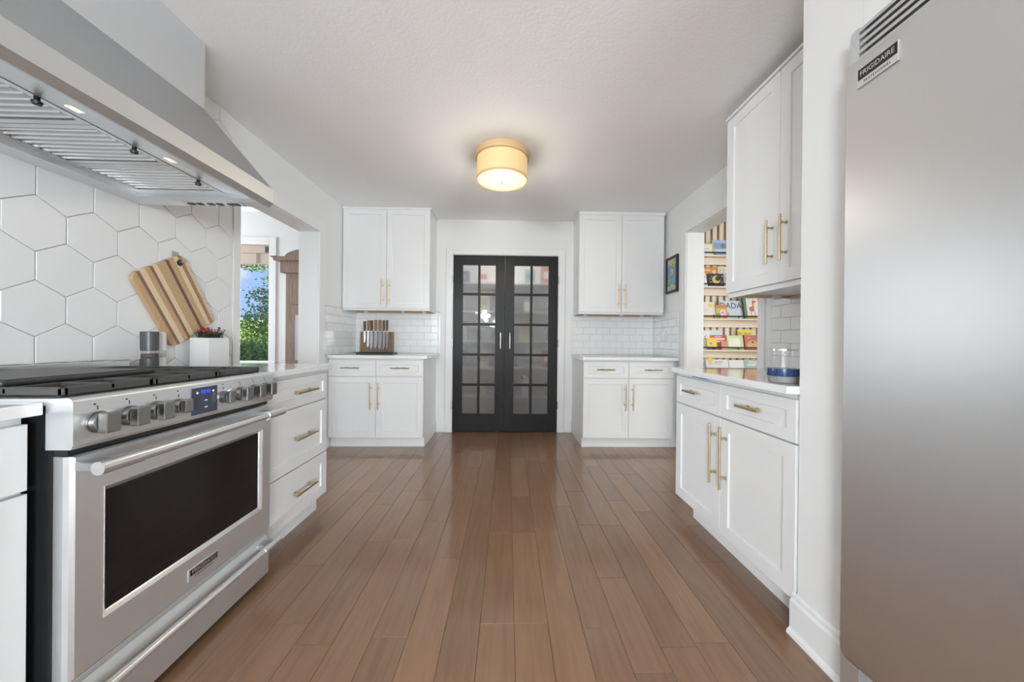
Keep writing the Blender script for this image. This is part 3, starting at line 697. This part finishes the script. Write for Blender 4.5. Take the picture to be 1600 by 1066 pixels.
b = bm_(); front_ring(b, [(px0, px1, py0, py1, ZC), (px0, px1, py0, py1, pz), (px0+.006, px1-.006, py0+.006, py1-.006, pz), (px0+.006, px1-.006, py0+.006, py1-.006, pz-.02)], (0, 0, 0), X_, Y_, Z_)
obj('pot', b, 'planter', pl); obj('soil', box(px0+.007, px1-.007, py0+.007, py1-.007, pz-.0195, pz-.006), 'soil', pl)
rr = random.Random(5); b = bm_(); bf = bm_()
for i in range(95):
    y = rr.uniform(py0+.015, py1-.010); x = rr.uniform(px0+.02, px1-.02); h = rr.uniform(.012, .05)+(.015 if rr.random() < .2 else 0)
    p = Vector((x, y, pz-.004)); d = Vector((rr.uniform(-.5, .5), rr.uniform(-.6, .6), 1)).normalized(); e = p+d*h
    cyl(b, p, e, .0015, n=4)
    for k in range(5):
        a = rr.uniform(0, 6.28); q = p+d*h*rr.uniform(.4, 1); s = Vector((math.cos(a), math.sin(a), rr.uniform(.1, .7))).normalized()*rr.uniform(.010, .018); w = s.cross(Z_).normalized()*.0055
        vs = [b.verts.new(v) for v in (q, q+s*.5+w, q+s, q+s*.5-w)]; b.faces.new(vs)
    if y < py0+.075 and rr.random() < .75:
        bmesh.ops.create_icosphere(bf, subdivisions=1, radius=rr.uniform(.006, .010), matrix=Matrix.Translation(e))
o = obj('foliage', b, 'leaf', pl); o['kind'] = 'stuff'; o = obj('red_flowers', bf, 'redflower', pl); o['kind'] = 'stuff'
# cutting board hanging on the tile
bc = at(271, 470, x=XL+.03); bc = Vector((0, bc.y, bc.z))
TL, TR_, BR_, BL_ = [at(*q, x=XL+.03) for q in ((205, 431), (283, 393), (336, 501), (270, 545))]
lv = (((BL_-TL)+(BR_-TR_))/2); lv.x = 0; LNG = lv.length*.985; lv.normalize(); sv = Vector((0, -lv.z, lv.y))
if sv.y < 0: sv = -sv
SHT = (((TR_-TL)+(BR_-BL_))/2).dot(sv)
cen = (TL+TR_+BR_+BL_)/4; cen.x = XL+.012
bo = thing('cutting_board', 'striped light and dark wooden cutting board hanging tilted on the hexagon tile', 'cutting board', (cen.x, cen.y, cen.z-.2))
hw, hl, cr_ = SHT/2, LNG/2, .032
outline = []
for (cx_, cy_, a0) in ((hw-cr_, hl-cr_, 0), (-hw+cr_, hl-cr_, 90), (-hw+cr_, -hl+cr_, 180), (hw-cr_, -hl+cr_, 270)):
    for i in range(7): a = R(a0+15*i); outline.append((cx_+cr_*math.cos(a), cy_+cr_*math.sin(a)))
bands = [(.095, 3), (.055, 1), (.095, 2), (.085, 3), (.05, 1), (.085, 2), (.165, 3), (.055, 4), (.105, 3), (.08, 2), (.075, 6), (.055, 5)]
tot = sum(x[0] for x in bands); u = -hw
def clip2(P, f):
    out = []
    for i in range(len(P)):
        a, c = P[i], P[(i+1) % len(P)]; fa, fc = f(a), f(c)
        if fa >= 0: out.append(a)
        if fa*fc < 0: q = fa/(fa-fc); out.append((a[0]+(c[0]-a[0])*q, a[1]+(c[1]-a[1])*q))
    return out
for wd, mi in bands:
    u1 = u+wd/tot*2*hw
    P = clip2(clip2(outline, lambda p: p[0]-u), lambda p: u1-p[0])
    if len(P) > 2:
        b = bm_(); prism(b, P, cen, sv, lv, X_, 0, .02)
        bmesh.ops.recalc_face_normals(b, faces=b.faces)
        obj('wood_strip', b, 'strip%d' % mi, bo)
    u = u1
hp = at(281, 411, x=XL+.033)
obj('hang_hole', cyl(bm_(), (XL+.0322, hp.y, hp.z), (XL+.0326, hp.y, hp.z), .016, n=20), 'black', bo)
hk = thing('wall_hook', 'small grey metal hook on the tile holding the cutting board', 'hook', (XL+.0078, hp.y, hp.z))
obj('hook_plate', box(XL+.0078, XL+.0115, hp.y-.022, hp.y+.018, hp.z+.012, hp.z+.058, bev=.001), 'steel_d', hk)
b = cyl(bm_(), (XL+.0115, hp.y, hp.z+.004), (XL+.05, hp.y, hp.z+.004), .004, n=10); cyl(b, (XL+.05, hp.y, hp.z+.004), (XL+.05, hp.y+.006, hp.z+.022), .004, n=10); obj('hook_arm', b, 'steel_d', hk, True)

# ------------------------------------------------------------------ knife block
kx0, kx1 = at(563, 535, y=3.87).x, at(614.5, 535, y=3.87).x; kz0, kz1 = ZC+.014, at(590, 518.5, y=3.87).z
kb = thing('knife_block', 'wooden knife block with clear guard and black base on the counter', 'knife block', ((kx0+kx1)/2, 3.87, ZC))
obj('base', box(kx0-.02, kx1+.02, 3.80, 3.94, ZC, ZC+.014, bev=.002), 'black', kb)
obj('back_board', box(kx0, kx1, 3.865, 3.905, kz0, kz1, bev=.002), 'acacia', kb)
obj('guard', box(kx0+.08, kx1-.005, 3.835, 3.838, kz0, kz1-.005), 'acrylic', kb)
for x in (kx0+.085, kx1-.03): obj('guard_pin', cyl(bm_(), (x+.0, 3.838, kz0+.02), (x, 3.866, kz0+.02), .004, n=10), 'chrome', kb)
kn = [('slim dark-handled paring knife', 570, 502, 536, 'walnut', .013), ('brown-handled boning knife', 575.7, 500.5, 544, 'acacia', .015), ('brown-handled carving knife', 580.8, 500.5, 548, 'walnut', .017),
      ('broad santoku knife', 587.3, 500, 546, 'acacia', .024), ('broad chef knife', 594, 500, 547, 'acacia', .024), ('grey-brown bread knife', 600, 500.5, 548, 'walnut', .016), ('narrow slicing knife', 605, 500.5, 547, 'walnut', .014)]
pos = ['first', 'second', 'third', 'fourth', 'fifth', 'sixth', 'seventh']
for i, (lab, u, vt, vb, hm, wd) in enumerate(kn):
    y = 3.859; p = at(u, vt, y=y); z1 = p.z; z0 = at(u, vb, y=y).z; zm = kz1+.008; x = p.x
    k = thing('kitchen_knife', '%s standing in the knife block, %s from its bare wood end' % (lab, pos[i]), 'knife', (x, y, z0), 'knives in the block')
    b = bm_(); hwid = .0155 if wd > .016 else .0125
    prism(b, [(-hwid*.7, 0), (hwid*.7, 0), (hwid, (z1-zm)*.35), (hwid*.85, (z1-zm)*.75), (hwid, (z1-zm)*.95), (hwid*.6, z1-zm), (-hwid*.7, z1-zm), (-hwid*.95, (z1-zm)*.9), (-hwid*.75, (z1-zm)*.4)], (x, y, zm), X_, Z_, Y_, -.009, .005); obj('handle', b, hm, k)
    b = bm_(); prism(b, [(-.007, 0), (.007, 0), (.007, -.014), (-.007, -.014)], (x, y, zm), X_, Z_, Y_, -.006, .004); obj('bolster', b, 'chrome', k)
    L = zm-.014-z0; b = bm_(); prism(b, [(-wd*.75, 0), (wd*.8, 0), (wd*.85, -L*.45), (wd*.55, -L*.8), (-wd*.35, -L), (-wd*.75, -L*.85)], (x, y, zm-.014), X_, Z_, Y_, -.0015, .0015); obj('blade', b, 'blade', k)

# ------------------------------------------------------------------ right counter : canister, tape
c = at(1240, 600.5, z=ZC); 
cx_, cy_ = 1.455, 1.745
cx_, cy_ = at(1238, 600, z=ZC).x, at(1238, 600, z=ZC).y+.045
cn = thing('glass_canister', 'glass canister with grey base and dark blue band half hidden behind the wall', 'canister', (cx_, cy_, ZC))
def ring(name, prof, m): return obj(name, lathe(bm_(), prof, (cx_, cy_, ZC), 32), m, cn, True)
ring('base', [(0, 0), (.046, 0), (.050, .003), (.052, .027), (0, .027)], 'greycup'); ring('blue_band', [(0, .028), (.054, .028), (.055, .031), (.053, .057), (0, .058)], 'bluelid')
ring('glass_body', [(.048, .058), (.048, .132)], 'glass'); ring('rim', [(.044, .128), (.050, .128), (.050, .133), (.044, .133), (.044, .128)], 'chrome')
p0, p1 = at(1083.5, 588.5, x=1.020), at(1105, 593, x=1.020)
tag(obj('tape_strip', box(1.0128, 1.054, p1.y, p0.y, ZC-.0335, ZC-.0302), 'tape'), 'strip of blue painter tape stuck under a quartz countertop edge', 'tape')

# ------------------------------------------------------------------ picture
py0, py1, pz0, pz1 = 3.461, 3.712, 1.570, 1.945
pcx = thing('framed_picture', 'narrow black framed picture of green avocados on blue beside the doorway', 'picture', (XR, (py0+py1)/2, pz0))
b = bm_()
for (a, c, d, e) in ((py0, py0+.028, pz0, pz1), (py1-.028, py1, pz0, pz1), (py0+.028, py1-.028, pz0, pz0+.025), (py0+.028, py1-.028, pz1-.025, pz1)): bx(b, XR-.022, XR, a, c, d, e, bev=.0015)
obj('frame', b, 'black', pcx)
mat('artblue', (.16, .29, .52), .6); add_noise(MAT['artblue'], nscale=14, lo=(.11, .22, .46), hi=(.24, .36, .55), coord='World'); mat('artsand', (.45, .42, .33), .6); mat('artgreen', (.30, .42, .10), .6); mat('artgreen2', (.50, .54, .16), .6); mat('artdark', (.05, .10, .06), .6)
art = obj('canvas', box(XR-.012, XR-.0005, py0+.028, py1-.028, pz0+.025, pz1-.025), 'artblue', pcx)
obj('painted_ground', box(XR-.0126, XR-.012, py0+.029, py1-.029, pz0+.026, pz0+.07), 'artsand', art); obj('painted_ground', box(XR-.0126, XR-.012, py0+.029, py1-.029, pz1-.085, pz1-.026), 'artsand', art)
for i, (fy_, fz_, a, s) in enumerate(((.42, .80, 20, 1), (.5, .58, -10, 1.05), (.68, .34, 15, .95), (.5, .15, 35, 1.05), (.35, .93, 60, .6))):
    q = Vector((XR-.0127, py0+(py1-py0)*fy_, pz0+(pz1-pz0)*fz_))
    for (m2, sc, dx) in (('artdark', 1.12, 0), ('artgreen' if i in (2,) else 'artgreen2', 1, .0004), ('artdark', .28, .0008)):
        b = bm_(); P = []
        for j in range(20):
            t_ = 2*math.pi*j/20; rr_ = .03*s*sc; P.append((rr_*math.cos(t_)*(1-.25*math.sin(t_)), rr_*1.35*math.sin(t_)-(.012*s if sc < .5 else 0)))
        ca, sa = math.cos(R(a)), math.sin(R(a)); prism(b, [(x*ca-y*sa, x*sa+y*ca) for x, y in P], q-X_*dx, Y_, Z_, X_, -.0004, 0); obj('painted_avocado', b, m2, art)

# ------------------------------------------------------------------ book ledges and books
def bmat(c):
    n = 'bk_%d_%d_%d' % tuple(int(x*100) for x in c)
    if n not in MAT: mat(n, c, .45)
    return n
rows = {'A': 398.5, 'B': 447.5, 'C': 498, 'D': 547, 'E': 596}
rl = {'A': 'top book ledge on the slat wall, holding the blue book', 'B': 'second book ledge from the top, holding the moon book', 'C': 'middle book ledge holding the DADA book', 'D': 'book ledge holding the red and lime books', 'E': 'lowest book ledge in view, partly hidden by a countertop'}
RZ = {}
lx0, lx1 = XRo+.07, 3.3
for k, v in rows.items():
    z = at(1145, v, y=FY).z; RZ[k] = z
    t = thing('book_ledge', 'cream wooden '+rl[k], 'shelf', ((lx0+lx1)/2, FY+.05, z-.085), 'book ledges')
    obj('ledge_board', box(lx0, lx1, FY, PY-.001, z-.016, z, bev=.002), 'cream', t); obj('apron', box(lx0, lx1, FY+.075, PY-.001, z-.085, z-.016), 'cream', t)
    obj('rail', cyl(bm_(), (lx0, FY+.004, z+.024), (lx1, FY+.004, z+.024), .0065, n=8), 'black', t)
    for x in (lx0, 2.07, 2.32, 2.6, lx1-.01): obj('rail_post', box(x, x+.007, FY, FY+.008, z, z+.028), 'black', t)
def book(row, u0, u1, vt, col, label, depth=0, lean=11, th=.016, extra=None, skew=0, ulim=None):
    z = RZ[row]; yb = FY+.012+depth
    p0, p1 = at(u0, rows[row]-4, y=yb), at(u1, rows[row]-4, y=yb); h = (at((u0+u1)/2, vt, y=yb+.03).z-z)/math.cos(R(lean)); w = p1.x-p0.x
    V = Vector((math.sin(R(skew)), math.sin(R(lean)), math.cos(R(lean)))).normalized(); U = X_; Nn = Vector((0, -math.cos(R(lean)), math.sin(R(lean))))
    o = Vector((p0.x, yb, z+.0005+th*math.sin(R(lean))))
    t = thing('picture_book', label, 'book', (p0.x+w/2, yb, z), 'picture books on the ledges')
    b = bm_(); obox(b, o, U, V, Nn, 0, w, 0, h, -.002, 0); obox(b, o, U, V, Nn, 0, w, 0, h, -th, -th+.002); obox(b, o, U, V, Nn, 0, .002, 0, h, -th+.002, -.002)
    obj('cover', b, bmat(col), t)
    b = bm_(); obox(b, o, U, V, Nn, .002, w-.003, .003, h-.003, -th+.002, -.002); obj('pages', b, 'pagewhite', t)
    for e in (extra or []):
        kind, a = e[0], e[1:]
        if kind == 'r':
            x0_, x1_, y0_, y1_, c = a; b = bm_(); obox(b, o, U, V, Nn, x0_*w, x1_*w, y0_*h, y1_*h, 0, .0006); obj('cover_print', b, bmat(c), t)
        elif kind == 'c':
            x_, y_, r_, c = a[:4]; lift = a[4] if len(a) > 4 else 0; b = bm_(); prism(b, [(x_*w+r_*w*math.cos(2*math.pi*i/20), y_*h+r_*w*math.sin(2*math.pi*i/20)) for i in range(20)], o, U, V, Nn, 0, .0007+lift); obj('cover_print', b, bmat(c), t)
        elif kind == 'p':
            P, c = a; b = bm_(); prism(b, [(x*w, y*h) for x, y in P], o, U, V, Nn, 0, .0007); obj('cover_print', b, bmat(c), t)
        elif kind == 't':
            s, x_, y_, sz, c, sx__ = a; text('cover_title', s, bmat(c), t, o+U*x_*w+V*y_*h+Nn*.0008, U, V, sz*h, sx=sx__)
    return t
mat('pagewhite', (.72, .69, .62), .7)
white, cream, yel, red, org, teal, dk = (.72, .72, .70), (.70, .66, .54), (.72, .55, .05), (.55, .09, .07), (.66, .27, .05), (.35, .52, .47), (.03, .03, .045)
book('A', 1092, 1116.5, 381, white, 'white book with a yellow border on the top ledge', 0, extra=[('r', 0, 1, .88, 1, yel), ('r', .88, 1, 0, .88, yel), ('r', .2, .7, .45, .55, (.5, .5, .55))])
book('A', 1115, 1152, 376, (.24, .38, .58), 'blue picture book with a pale icy scene on the top ledge', .02, extra=[('c', .45, .62, .10, (.22, .22, .22)), ('r', .05, .6, .15, .4, (.55, .66, .76)), ('r', .6, .95, .2, .5, (.45, .58, .74)), ('r', 0, .95, .8, 1, (.40, .50, .64))])
book('B', 1085, 1106, 417, white, 'white book with red lettering shape at the end of the moon book ledge', 0, skew=-5, extra=[('c', .88, .72, .09, red), ('c', .86, .45, .07, (.4, .5, .6))])
book('B', 1103, 1123, 418, org, 'orange picture book standing behind the moon book', .03, extra=[('c', .75, .75, .14, (.75, .62, .5)), ('r', .1, .5, .8, .88, (.8, .5, .3))])
book('B', 1107, 1131, 428.5, dk, 'black picture book with a yellow crescent moon', -.002, 9, skew=3, extra=[('c', .52, .52, .27, (.66, .52, .12)), ('c', .62, .60, .17, dk, .0004), ('c', .15, .3, .03, white), ('c', .22, .75, .03, (.3, .5, .2)), ('c', .9, .8, .03, white), ('c', .88, .25, .03, white), ('c', .12, .6, .025, white)])
book('B', 1124.5, 1150, 417, cream, 'cream alphabet book beside the orange book', .025, extra=[('r', .1, .2, .75, .9, (.4, .55, .35)), ('r', .3, .4, .75, .9, (.6, .5, .2)), ('r', .2, .45, .6, .64, (.3, .3, .3))])
book('B', 1132, 1152, 427.5, (.55, .42, .44), 'mauve patterned book next to the moon book', .0, extra=[('c', .2, .6, .08, red), ('c', .35, .35, .08, (.5, .15, .15)), ('c', .15, .25, .06, white)])
book('C', 1089, 1119, 472.5, (.70, .67, .58), 'pale book with a yellow sun on the DADA ledge', 0, skew=-1, extra=[('c', .76, .80, .10, yel), ('p', [(.2, .3), (.7, .55), (.7, .60), (.2, .36)], (.55, .6, .45)), ('c', .9, .15, .07, (.25, .15, .2)), ('r', .2, .85, .0, .12, (.66, .42, .2))])
book('C', 1119.5, 1137, 477.5, (.60, .42, .08), 'small multicoloured book in front of the DADA book', -.004, 9, extra=[('r', 0, 1, .78, 1, (.58, .2, .05)), ('r', .38, .85, .2, .65, (.68, .58, .62)), ('r', 0, .4, .0, .35, (.15, .28, .08)), ('c', .6, .42, .1, (.6, .2, .3)), ('r', .55, 1, .0, .15, (.6, .12, .06))])
book('C', 1127, 1161.5, 470.5, (.56, .62, .69), 'light blue board book with DADA in dark capital letters', .02, skew=-1, extra=[('t', 'DADA', .5, .70, .46, (.03, .05, .12), .92), ('c', .72, .38, .05, (.66, .6, .5)), ('c', .30, .25, .08, (.55, .25, .1)), ('c', .83, .1, .05, (.5, .15, .12))])
book('C', 1164.5, 1168, 464, (.04, .22, .10), 'thick green spined book leaning next to the DADA book', .0, 9, th=.022, skew=-2, extra=[('r', 0, .35, .1, .75, (.26, .06, .05))])
book('C', 1169, 1187.5, 463, (.70, .70, .60), 'cream picture book with a red bird shape and orange base', .008, 9, skew=-2, extra=[('c', .42, .42, .22, (.60, .10, .04)), ('r', .5, .62, .45, .72, (.60, .10, .04)), ('c', .62, .74, .12, (.60, .10, .04)), ('p', [(.7, .7), (.92, .78), (.72, .78)], (.60, .10, .04)), ('r', .3, .36, .14, .3, (.15, .25, .4)), ('r', .62, .68, .14, .3, (.15, .25, .4)), ('r', 0, 1, 0, .14, (.66, .38, .05)), ('r', .1, .45, .88, .93, (.6, .3, .3)), ('c', .6, .9, .1, (.3, .55, .45)), ('c', .85, .5, .05, (.45, .6, .45))])
book('D', 1087, 1112, 517, (.70, .69, .64), 'off-white book with a curled red line on the lime book ledge', .02, extra=[('c', .75, .62, .14, (.45, .22, .2)), ('c', .78, .62, .10, (.70, .69, .64), .0004)])
book('D', 1109, 1131, 516.5, (.55, .64, .62), 'pale teal book standing behind the red storybook', .035)
book('D', 1111, 1137, 524.5, red, 'red storybook with rows of white title lines', .018, extra=[('r', .3, .7, .86, .91, white), ('r', .14, .92, .68, .79, (.74, .66, .62)), ('r', .35, .75, .50, .61, (.74, .66, .62)), ('r', .55, 1, 0, .42, (.62, .22, .14))])
book('D', 1105.5, 1120.5, 528.5, yel, 'bright yellow shaped book in front of the red storybook', -.004, 8, extra=[('c', .42, .5, .17, (.5, .4, .45)), ('c', .42, .52, .08, (.1, .08, .1)), ('r', 0, 1, 0, .16, (.06, .06, .09))])
book('D', 1128, 1138, 533.5, (.62, .24, .15), 'small salmon book beside the lime book', -.005, 8, extra=[('r', .1, .9, .1, .3, (.7, .6, .55))])
book('D', 1138, 1163, 525, (.56, .62, .30), 'pale lime green book with a glossy cover', .004, 10, skew=-1, extra=[('r', .1, .78, .12, .82, (.70, .70, .56)), ('r', 0, 1, 0, .1, (.35, .52, .25)), ('c', .6, .55, .2, (.76, .74, .66), .0004)])
book('D', 1156, 1180, 515.5, (.70, .58, .08), 'yellow book with dark script standing behind the ornate book', .035, extra=[('t', 'Dr. Seuss', .45, .80, .2, (.28, .2, .04), .8)])
book('D', 1165, 1187, 524.5, (.45, .11, .07), 'ornate red and gold book at the doorway end of its ledge', 0, 9, th=.03, extra=[('p', [(.15, .05), (.95, .05), (.95, .4), (.7, .62), (.4, .62), (.15, .4)], (.62, .34, .10)), ('c', .55, .5, .08, (.1, .05, .03)), ('r', .3, .85, .15, .32, (.60, .2, .08)), ('c', .3, .8, .08, (.5, .3, .1)), ('c', .8, .82, .08, (.3, .1, .08))])
book('E', 1088, 1112, 561, (.62, .64, .62), 'grey striped book on the low ledge', .02, extra=[('r', .3, 1, .8, .84, (.35, .4, .5)), ('r', .3, 1, .7, .74, (.35, .4, .5))])
book('E', 1106, 1141, 562.5, (.72, .70, .66), 'white book with a yellow sun on the low ledge', .0, extra=[('c', .18, .95, .13, yel), ('r', .4, .75, .86, .92, (.62, .42, .3)), ('r', .1, .7, .74, .82, (.55, .54, .68))])
book('E', 1142, 1166, 563.5, (.74, .74, .72), 'plain white book on the low ledge', .004)
book('E', 1166, 1188, 562.5, (.28, .50, .42), 'teal green book on the low ledge', .0, extra=[('r', .3, .9, .80, .92, (.66, .55, .25)), ('r', .2, .8, .7, .78, (.7, .68, .66))])

# ------------------------------------------------------------------ dining room : window, shade, hutch
b = bm_(); cwx = at(432, 480, y=DY).x-wx1
bx(b, wx1, wx1+cwx, DY-.02, DY, wz0-.12, wz1+.10, bev=.002); bx(b, wx0-.1, wx0, DY-.02, DY, wz0-.12, wz1+.1, bev=.002); bx(b, wx0, wx1, DY-.02, DY, wz1, wz1+.10, bev=.002)
bx(b, wx0-.12, wx1+.02+cwx, DY-.06, DY, wz0-.04, wz0, bev=.003); bx(b, wx0-.1, wx1+cwx, DY-.018, DY, wz0-.14, wz0-.04)
bx(b, wx1-.006, wx1, DY, DY+.14, wz0, wz1); bx(b, wx0, wx0+.03, DY+.05, DY+.10, wz0, wz1); bx(b, wx0+.03, wx1-.006, DY+.05, DY+.1, wz0, wz0+.012); bx(b, wx0+.03, wx1-.006, DY+.05, DY+.1, wz1-.03, wz1)
w1 = struct('window_1', b, 'trim'); obj('pane', box(wx0+.03, wx1-.006, DY+.072, DY+.076, wz0+.012, wz1-.03), 'glass', w1)
sb = at(400, 413, y=DY).z; sm = at(400, 395.5, y=DY).z
t = thing('roman_shade', 'tan fabric roman shade pulled up at the top of the dining window', 'window shade', ((wx0+wx1)/2, DY+.03, sb))
obj('valance', box(wx0+.002, wx1-.008, DY-.0, DY+.03, sm, wz1-.001, bev=.003), 'blind', t); obj('fabric_fold', box(wx0+.004, wx1-.012, DY+.006, DY+.045, sb, sm, bev=.006), 'blind', t)
for x in (at(401, 400, y=DY).x, at(404.5, 400, y=DY).x): obj('cord', cyl(bm_(), (x, DY-.001, sb+.01), (x, DY-.001, sm), .003, n=6), 'mutedwood', t)
obj('bracket', box(wx1-.06, wx1-.009, DY-.004, DY-.0005, wz1-.10, wz1-.02), 'iron', t)
# hutch, front faces -Y
HFY = 4.25
hx = at(446.5, 470, y=HFY).x; hx1 = XLo-.03; cor = at(437, 405, y=HFY).x
zt = at(446, 409, y=HFY).z; zc1 = at(446, 427, y=HFY).z; zd = at(455, 389, y=HFY).z; zp0 = at(460, 484, y=HFY).z
hu = thing('china_hutch', 'brown wooden china hutch with arched top in the dining room', 'hutch', ((hx+hx1)/2, HFY+.2, 0))
b = box(hx, hx+.10, HFY, DY-.03, 0, zc1); bx(b, hx1-.10, hx1, HFY, DY-.03, 0, zc1); bx(b, hx+.1, hx1-.1, DY-.06, DY-.03, 0, zc1); bx(b, hx+.1, hx1-.1, HFY, DY-.06, 0, .80); bx(b, hx+.1, hx1-.1, HFY, DY-.06, zp0-.06, zc1); obj('case', b, 'mutedwood', hu)
obj('frieze', box(hx-.045, hx1, HFY-.045, DY-.03, zc1, zt, bev=.004), 'mutedwood', hu)
b = bm_(); prism(b, [(-.0, 0), (.05, 0), (.05, .022), (.085, .04), (.085, .05), (-.0, .05)], (hx-.045, 0, zt), -X_, Z_, Y_, HFY-.09, DY-.03); bx(b, hx-.045, hx1, HFY-.09, DY-.03, zt, zt+.045); obj('cornice', b, 'mutedwood', hu)
b = bm_(); P = [(hx-.02, zt+.045)]; 
dome_w = hx1-hx+.02
for i in range(13):
    a = math.pi*i/24; P.append((hx+.02+.36*(1-math.cos(a)), zt+.045+(zd-zt-.045)*math.sin(a)))
P += [(hx1, zd), (hx1, zt+.045)]
prism(b, P, (0, HFY-.06, 0), X_, Z_, Y_, 0, .12); obj('arched_pediment', b, 'mutedwood', hu)
px = at(455, 440, y=HFY).x; obj('upper_panel', box(px, hx1-.06, HFY-.012, HFY, at(455, 476, y=HFY).z, at(455, 434, y=HFY).z, bev=.006), 'mutedwood', hu)
gx = at(456.5, 520, y=HFY).x
obj('door_glass', box(hx+.1, hx1-.1, HFY+.012, HFY+.016, .80, zp0-.06), 'palereflect', hu); obj('interior_lining', box(hx+.1, hx1-.1, DY-.075, DY-.0605, .80, zp0-.06), 'trim', hu)  # opaque pale pane has the reflected brightness painted into its colour
for z in (1.1, 1.42): obj('inner_shelf', box(hx+.1, hx1-.1, HFY+.05, DY-.076, z, z+.015), 'trim', hu)

# ------------------------------------------------------------------ garden outside the dining window
tag(obj('lawn', box(-30, 12, 5.2, 40, -.43, -.406), 'grass'), 'green lawn outside the dining window', 'lawn')
def leaves(bm, c, rad, n, size, rng, squash=1.0, shell=.55):
    for i in range(n):
        d = Vector((rng.gauss(0, 1), rng.gauss(0, 1), rng.gauss(0, 1))).normalized()*rad*(shell+(1-shell)*rng.random()); d.z *= squash
        p = Vector(c)+d; p.z = max(p.z, -.15); a = Vector((rng.gauss(0, 1), rng.gauss(0, 1), rng.gauss(0, 1))).normalized(); s = size*rng.uniform(.6, 1.3); w = a.orthogonal().normalized()
        vs = [bm.verts.new(q) for q in (p, p+a*s*.5+w*s*.3, p+a*s, p+a*s*.5-w*s*.3)]; bm.faces.new(vs)
rg2 = random.Random(21)
bush = [((398, 556), 6.9, .42, ('treeleaf', 'treeleaf3'), 'low dark green shrub'), ((383, 541), 8.3, .60, ('treeleaf2', 'treeleaf'), 'yellow-green round shrub'), ((414, 536), 10.2, .66, ('treeleaf', 'treeleaf2'), 'bright green leafy shrub'), ((385, 531), 12.6, .80, ('treeleaf2', 'treeleaf3'), 'tall light green shrub')]
for (uv, Y, rad, ms, lab) in bush:
    c = at(*uv, y=Y)
    t = thing('garden_shrub', lab+' outside the dining window', 'shrub', (c.x, Y, -.4), 'shrubs in the garden')
    b = bm_(); zz = c.z
    while zz > -.4+rad*.3:
        leaves(b, (c.x, Y, zz), rad, 3600, rad*.15, rg2, .9, .3); zz -= rad*.8
    for f in b.faces: f.material_index = 1 if rg2.random() < .35 else 0
    o = obj('foliage', b, list(ms), t); o['kind'] = 'stuff'
    b = bm_()
    for k in range(4): cyl(b, (c.x+.1*(k-1.5), Y, -.4), (c.x+.25*rad*(k-1.5), Y+.1*(k-1), c.z), .03, .012, n=6)
    obj('stem', b, 'bark', t)
TY = 5.9; tp = at(450, 560, y=TY)
t = thing('garden_tree', 'airy green tree with thin branches outside the dining window', 'tree', (tp.x, TY, -.4))
b = cyl(bm_(), (tp.x, TY, -.4), (tp.x-.05, TY, 3.2), .08, .05, n=10)
bl = bm_()
for (u0, v0, u1, v1, n, sz, sd) in ((445, 520, 380, 498, 190, .10, .22), (445, 505, 400, 488, 240, .10, .24), (445, 500, 415, 470, 260, .10, .25), (440, 470, 392, 462, 70, .09, .12), (440, 455, 398, 456, 70, .09, .12), (440, 440, 410, 436, 60, .09, .10), (440, 420, 378, 415, 130, .09, .10), (440, 410, 360, 412, 90, .09, .10), (440, 535, 398, 515, 280, .10, .25), (430, 480, 424, 450, 120, .09, .16)):
    p = at(u0, v0, y=TY); q = at(u1, v1, y=TY-.15); sz *= .5; sd *= .62; n = int(n*1.5); cyl(b, p, q, .012, .004, n=6)
    for i in range(n):
        f = rg2.random()**.8; c = p.lerp(q, f)+Vector((rg2.gauss(0, sd*.6), rg2.gauss(0, sd), rg2.gauss(0, sd*.6))); leaves(bl, c, .03, 1, sz, rg2)
obj('trunk', b, 'bark', t, True); o = obj('foliage', bl, 'treeleaf', t); o['kind'] = 'stuff'
# windows added to the unseen living room, around the rear fill lamps
for n, (x0, x1) in ((2, (-5.0, -2.5)), (3, (2.4, 4.9))):
    b = bm_(); xm_ = (x0+x1)/2
    for (a, c, d, e) in ((x0, x0+.07, .1, 2.12), (x1-.07, x1, .1, 2.12), (xm_-.04, xm_+.04, .17, 2.05), (x0+.07, x1-.07, .1, .17), (x0+.07, x1-.07, 2.05, 2.12)): bx(b, a, c, LYR-.07, LYR-.02, d, e)
    w_ = struct('window_%d' % n, b, 'trim')
    for a, c in ((x0+.07, xm_-.04), (xm_+.04, x1-.07)): obj('pane', box(a, c, LYR-.05, LYR-.046, .17, 2.05), 'glass', w_)
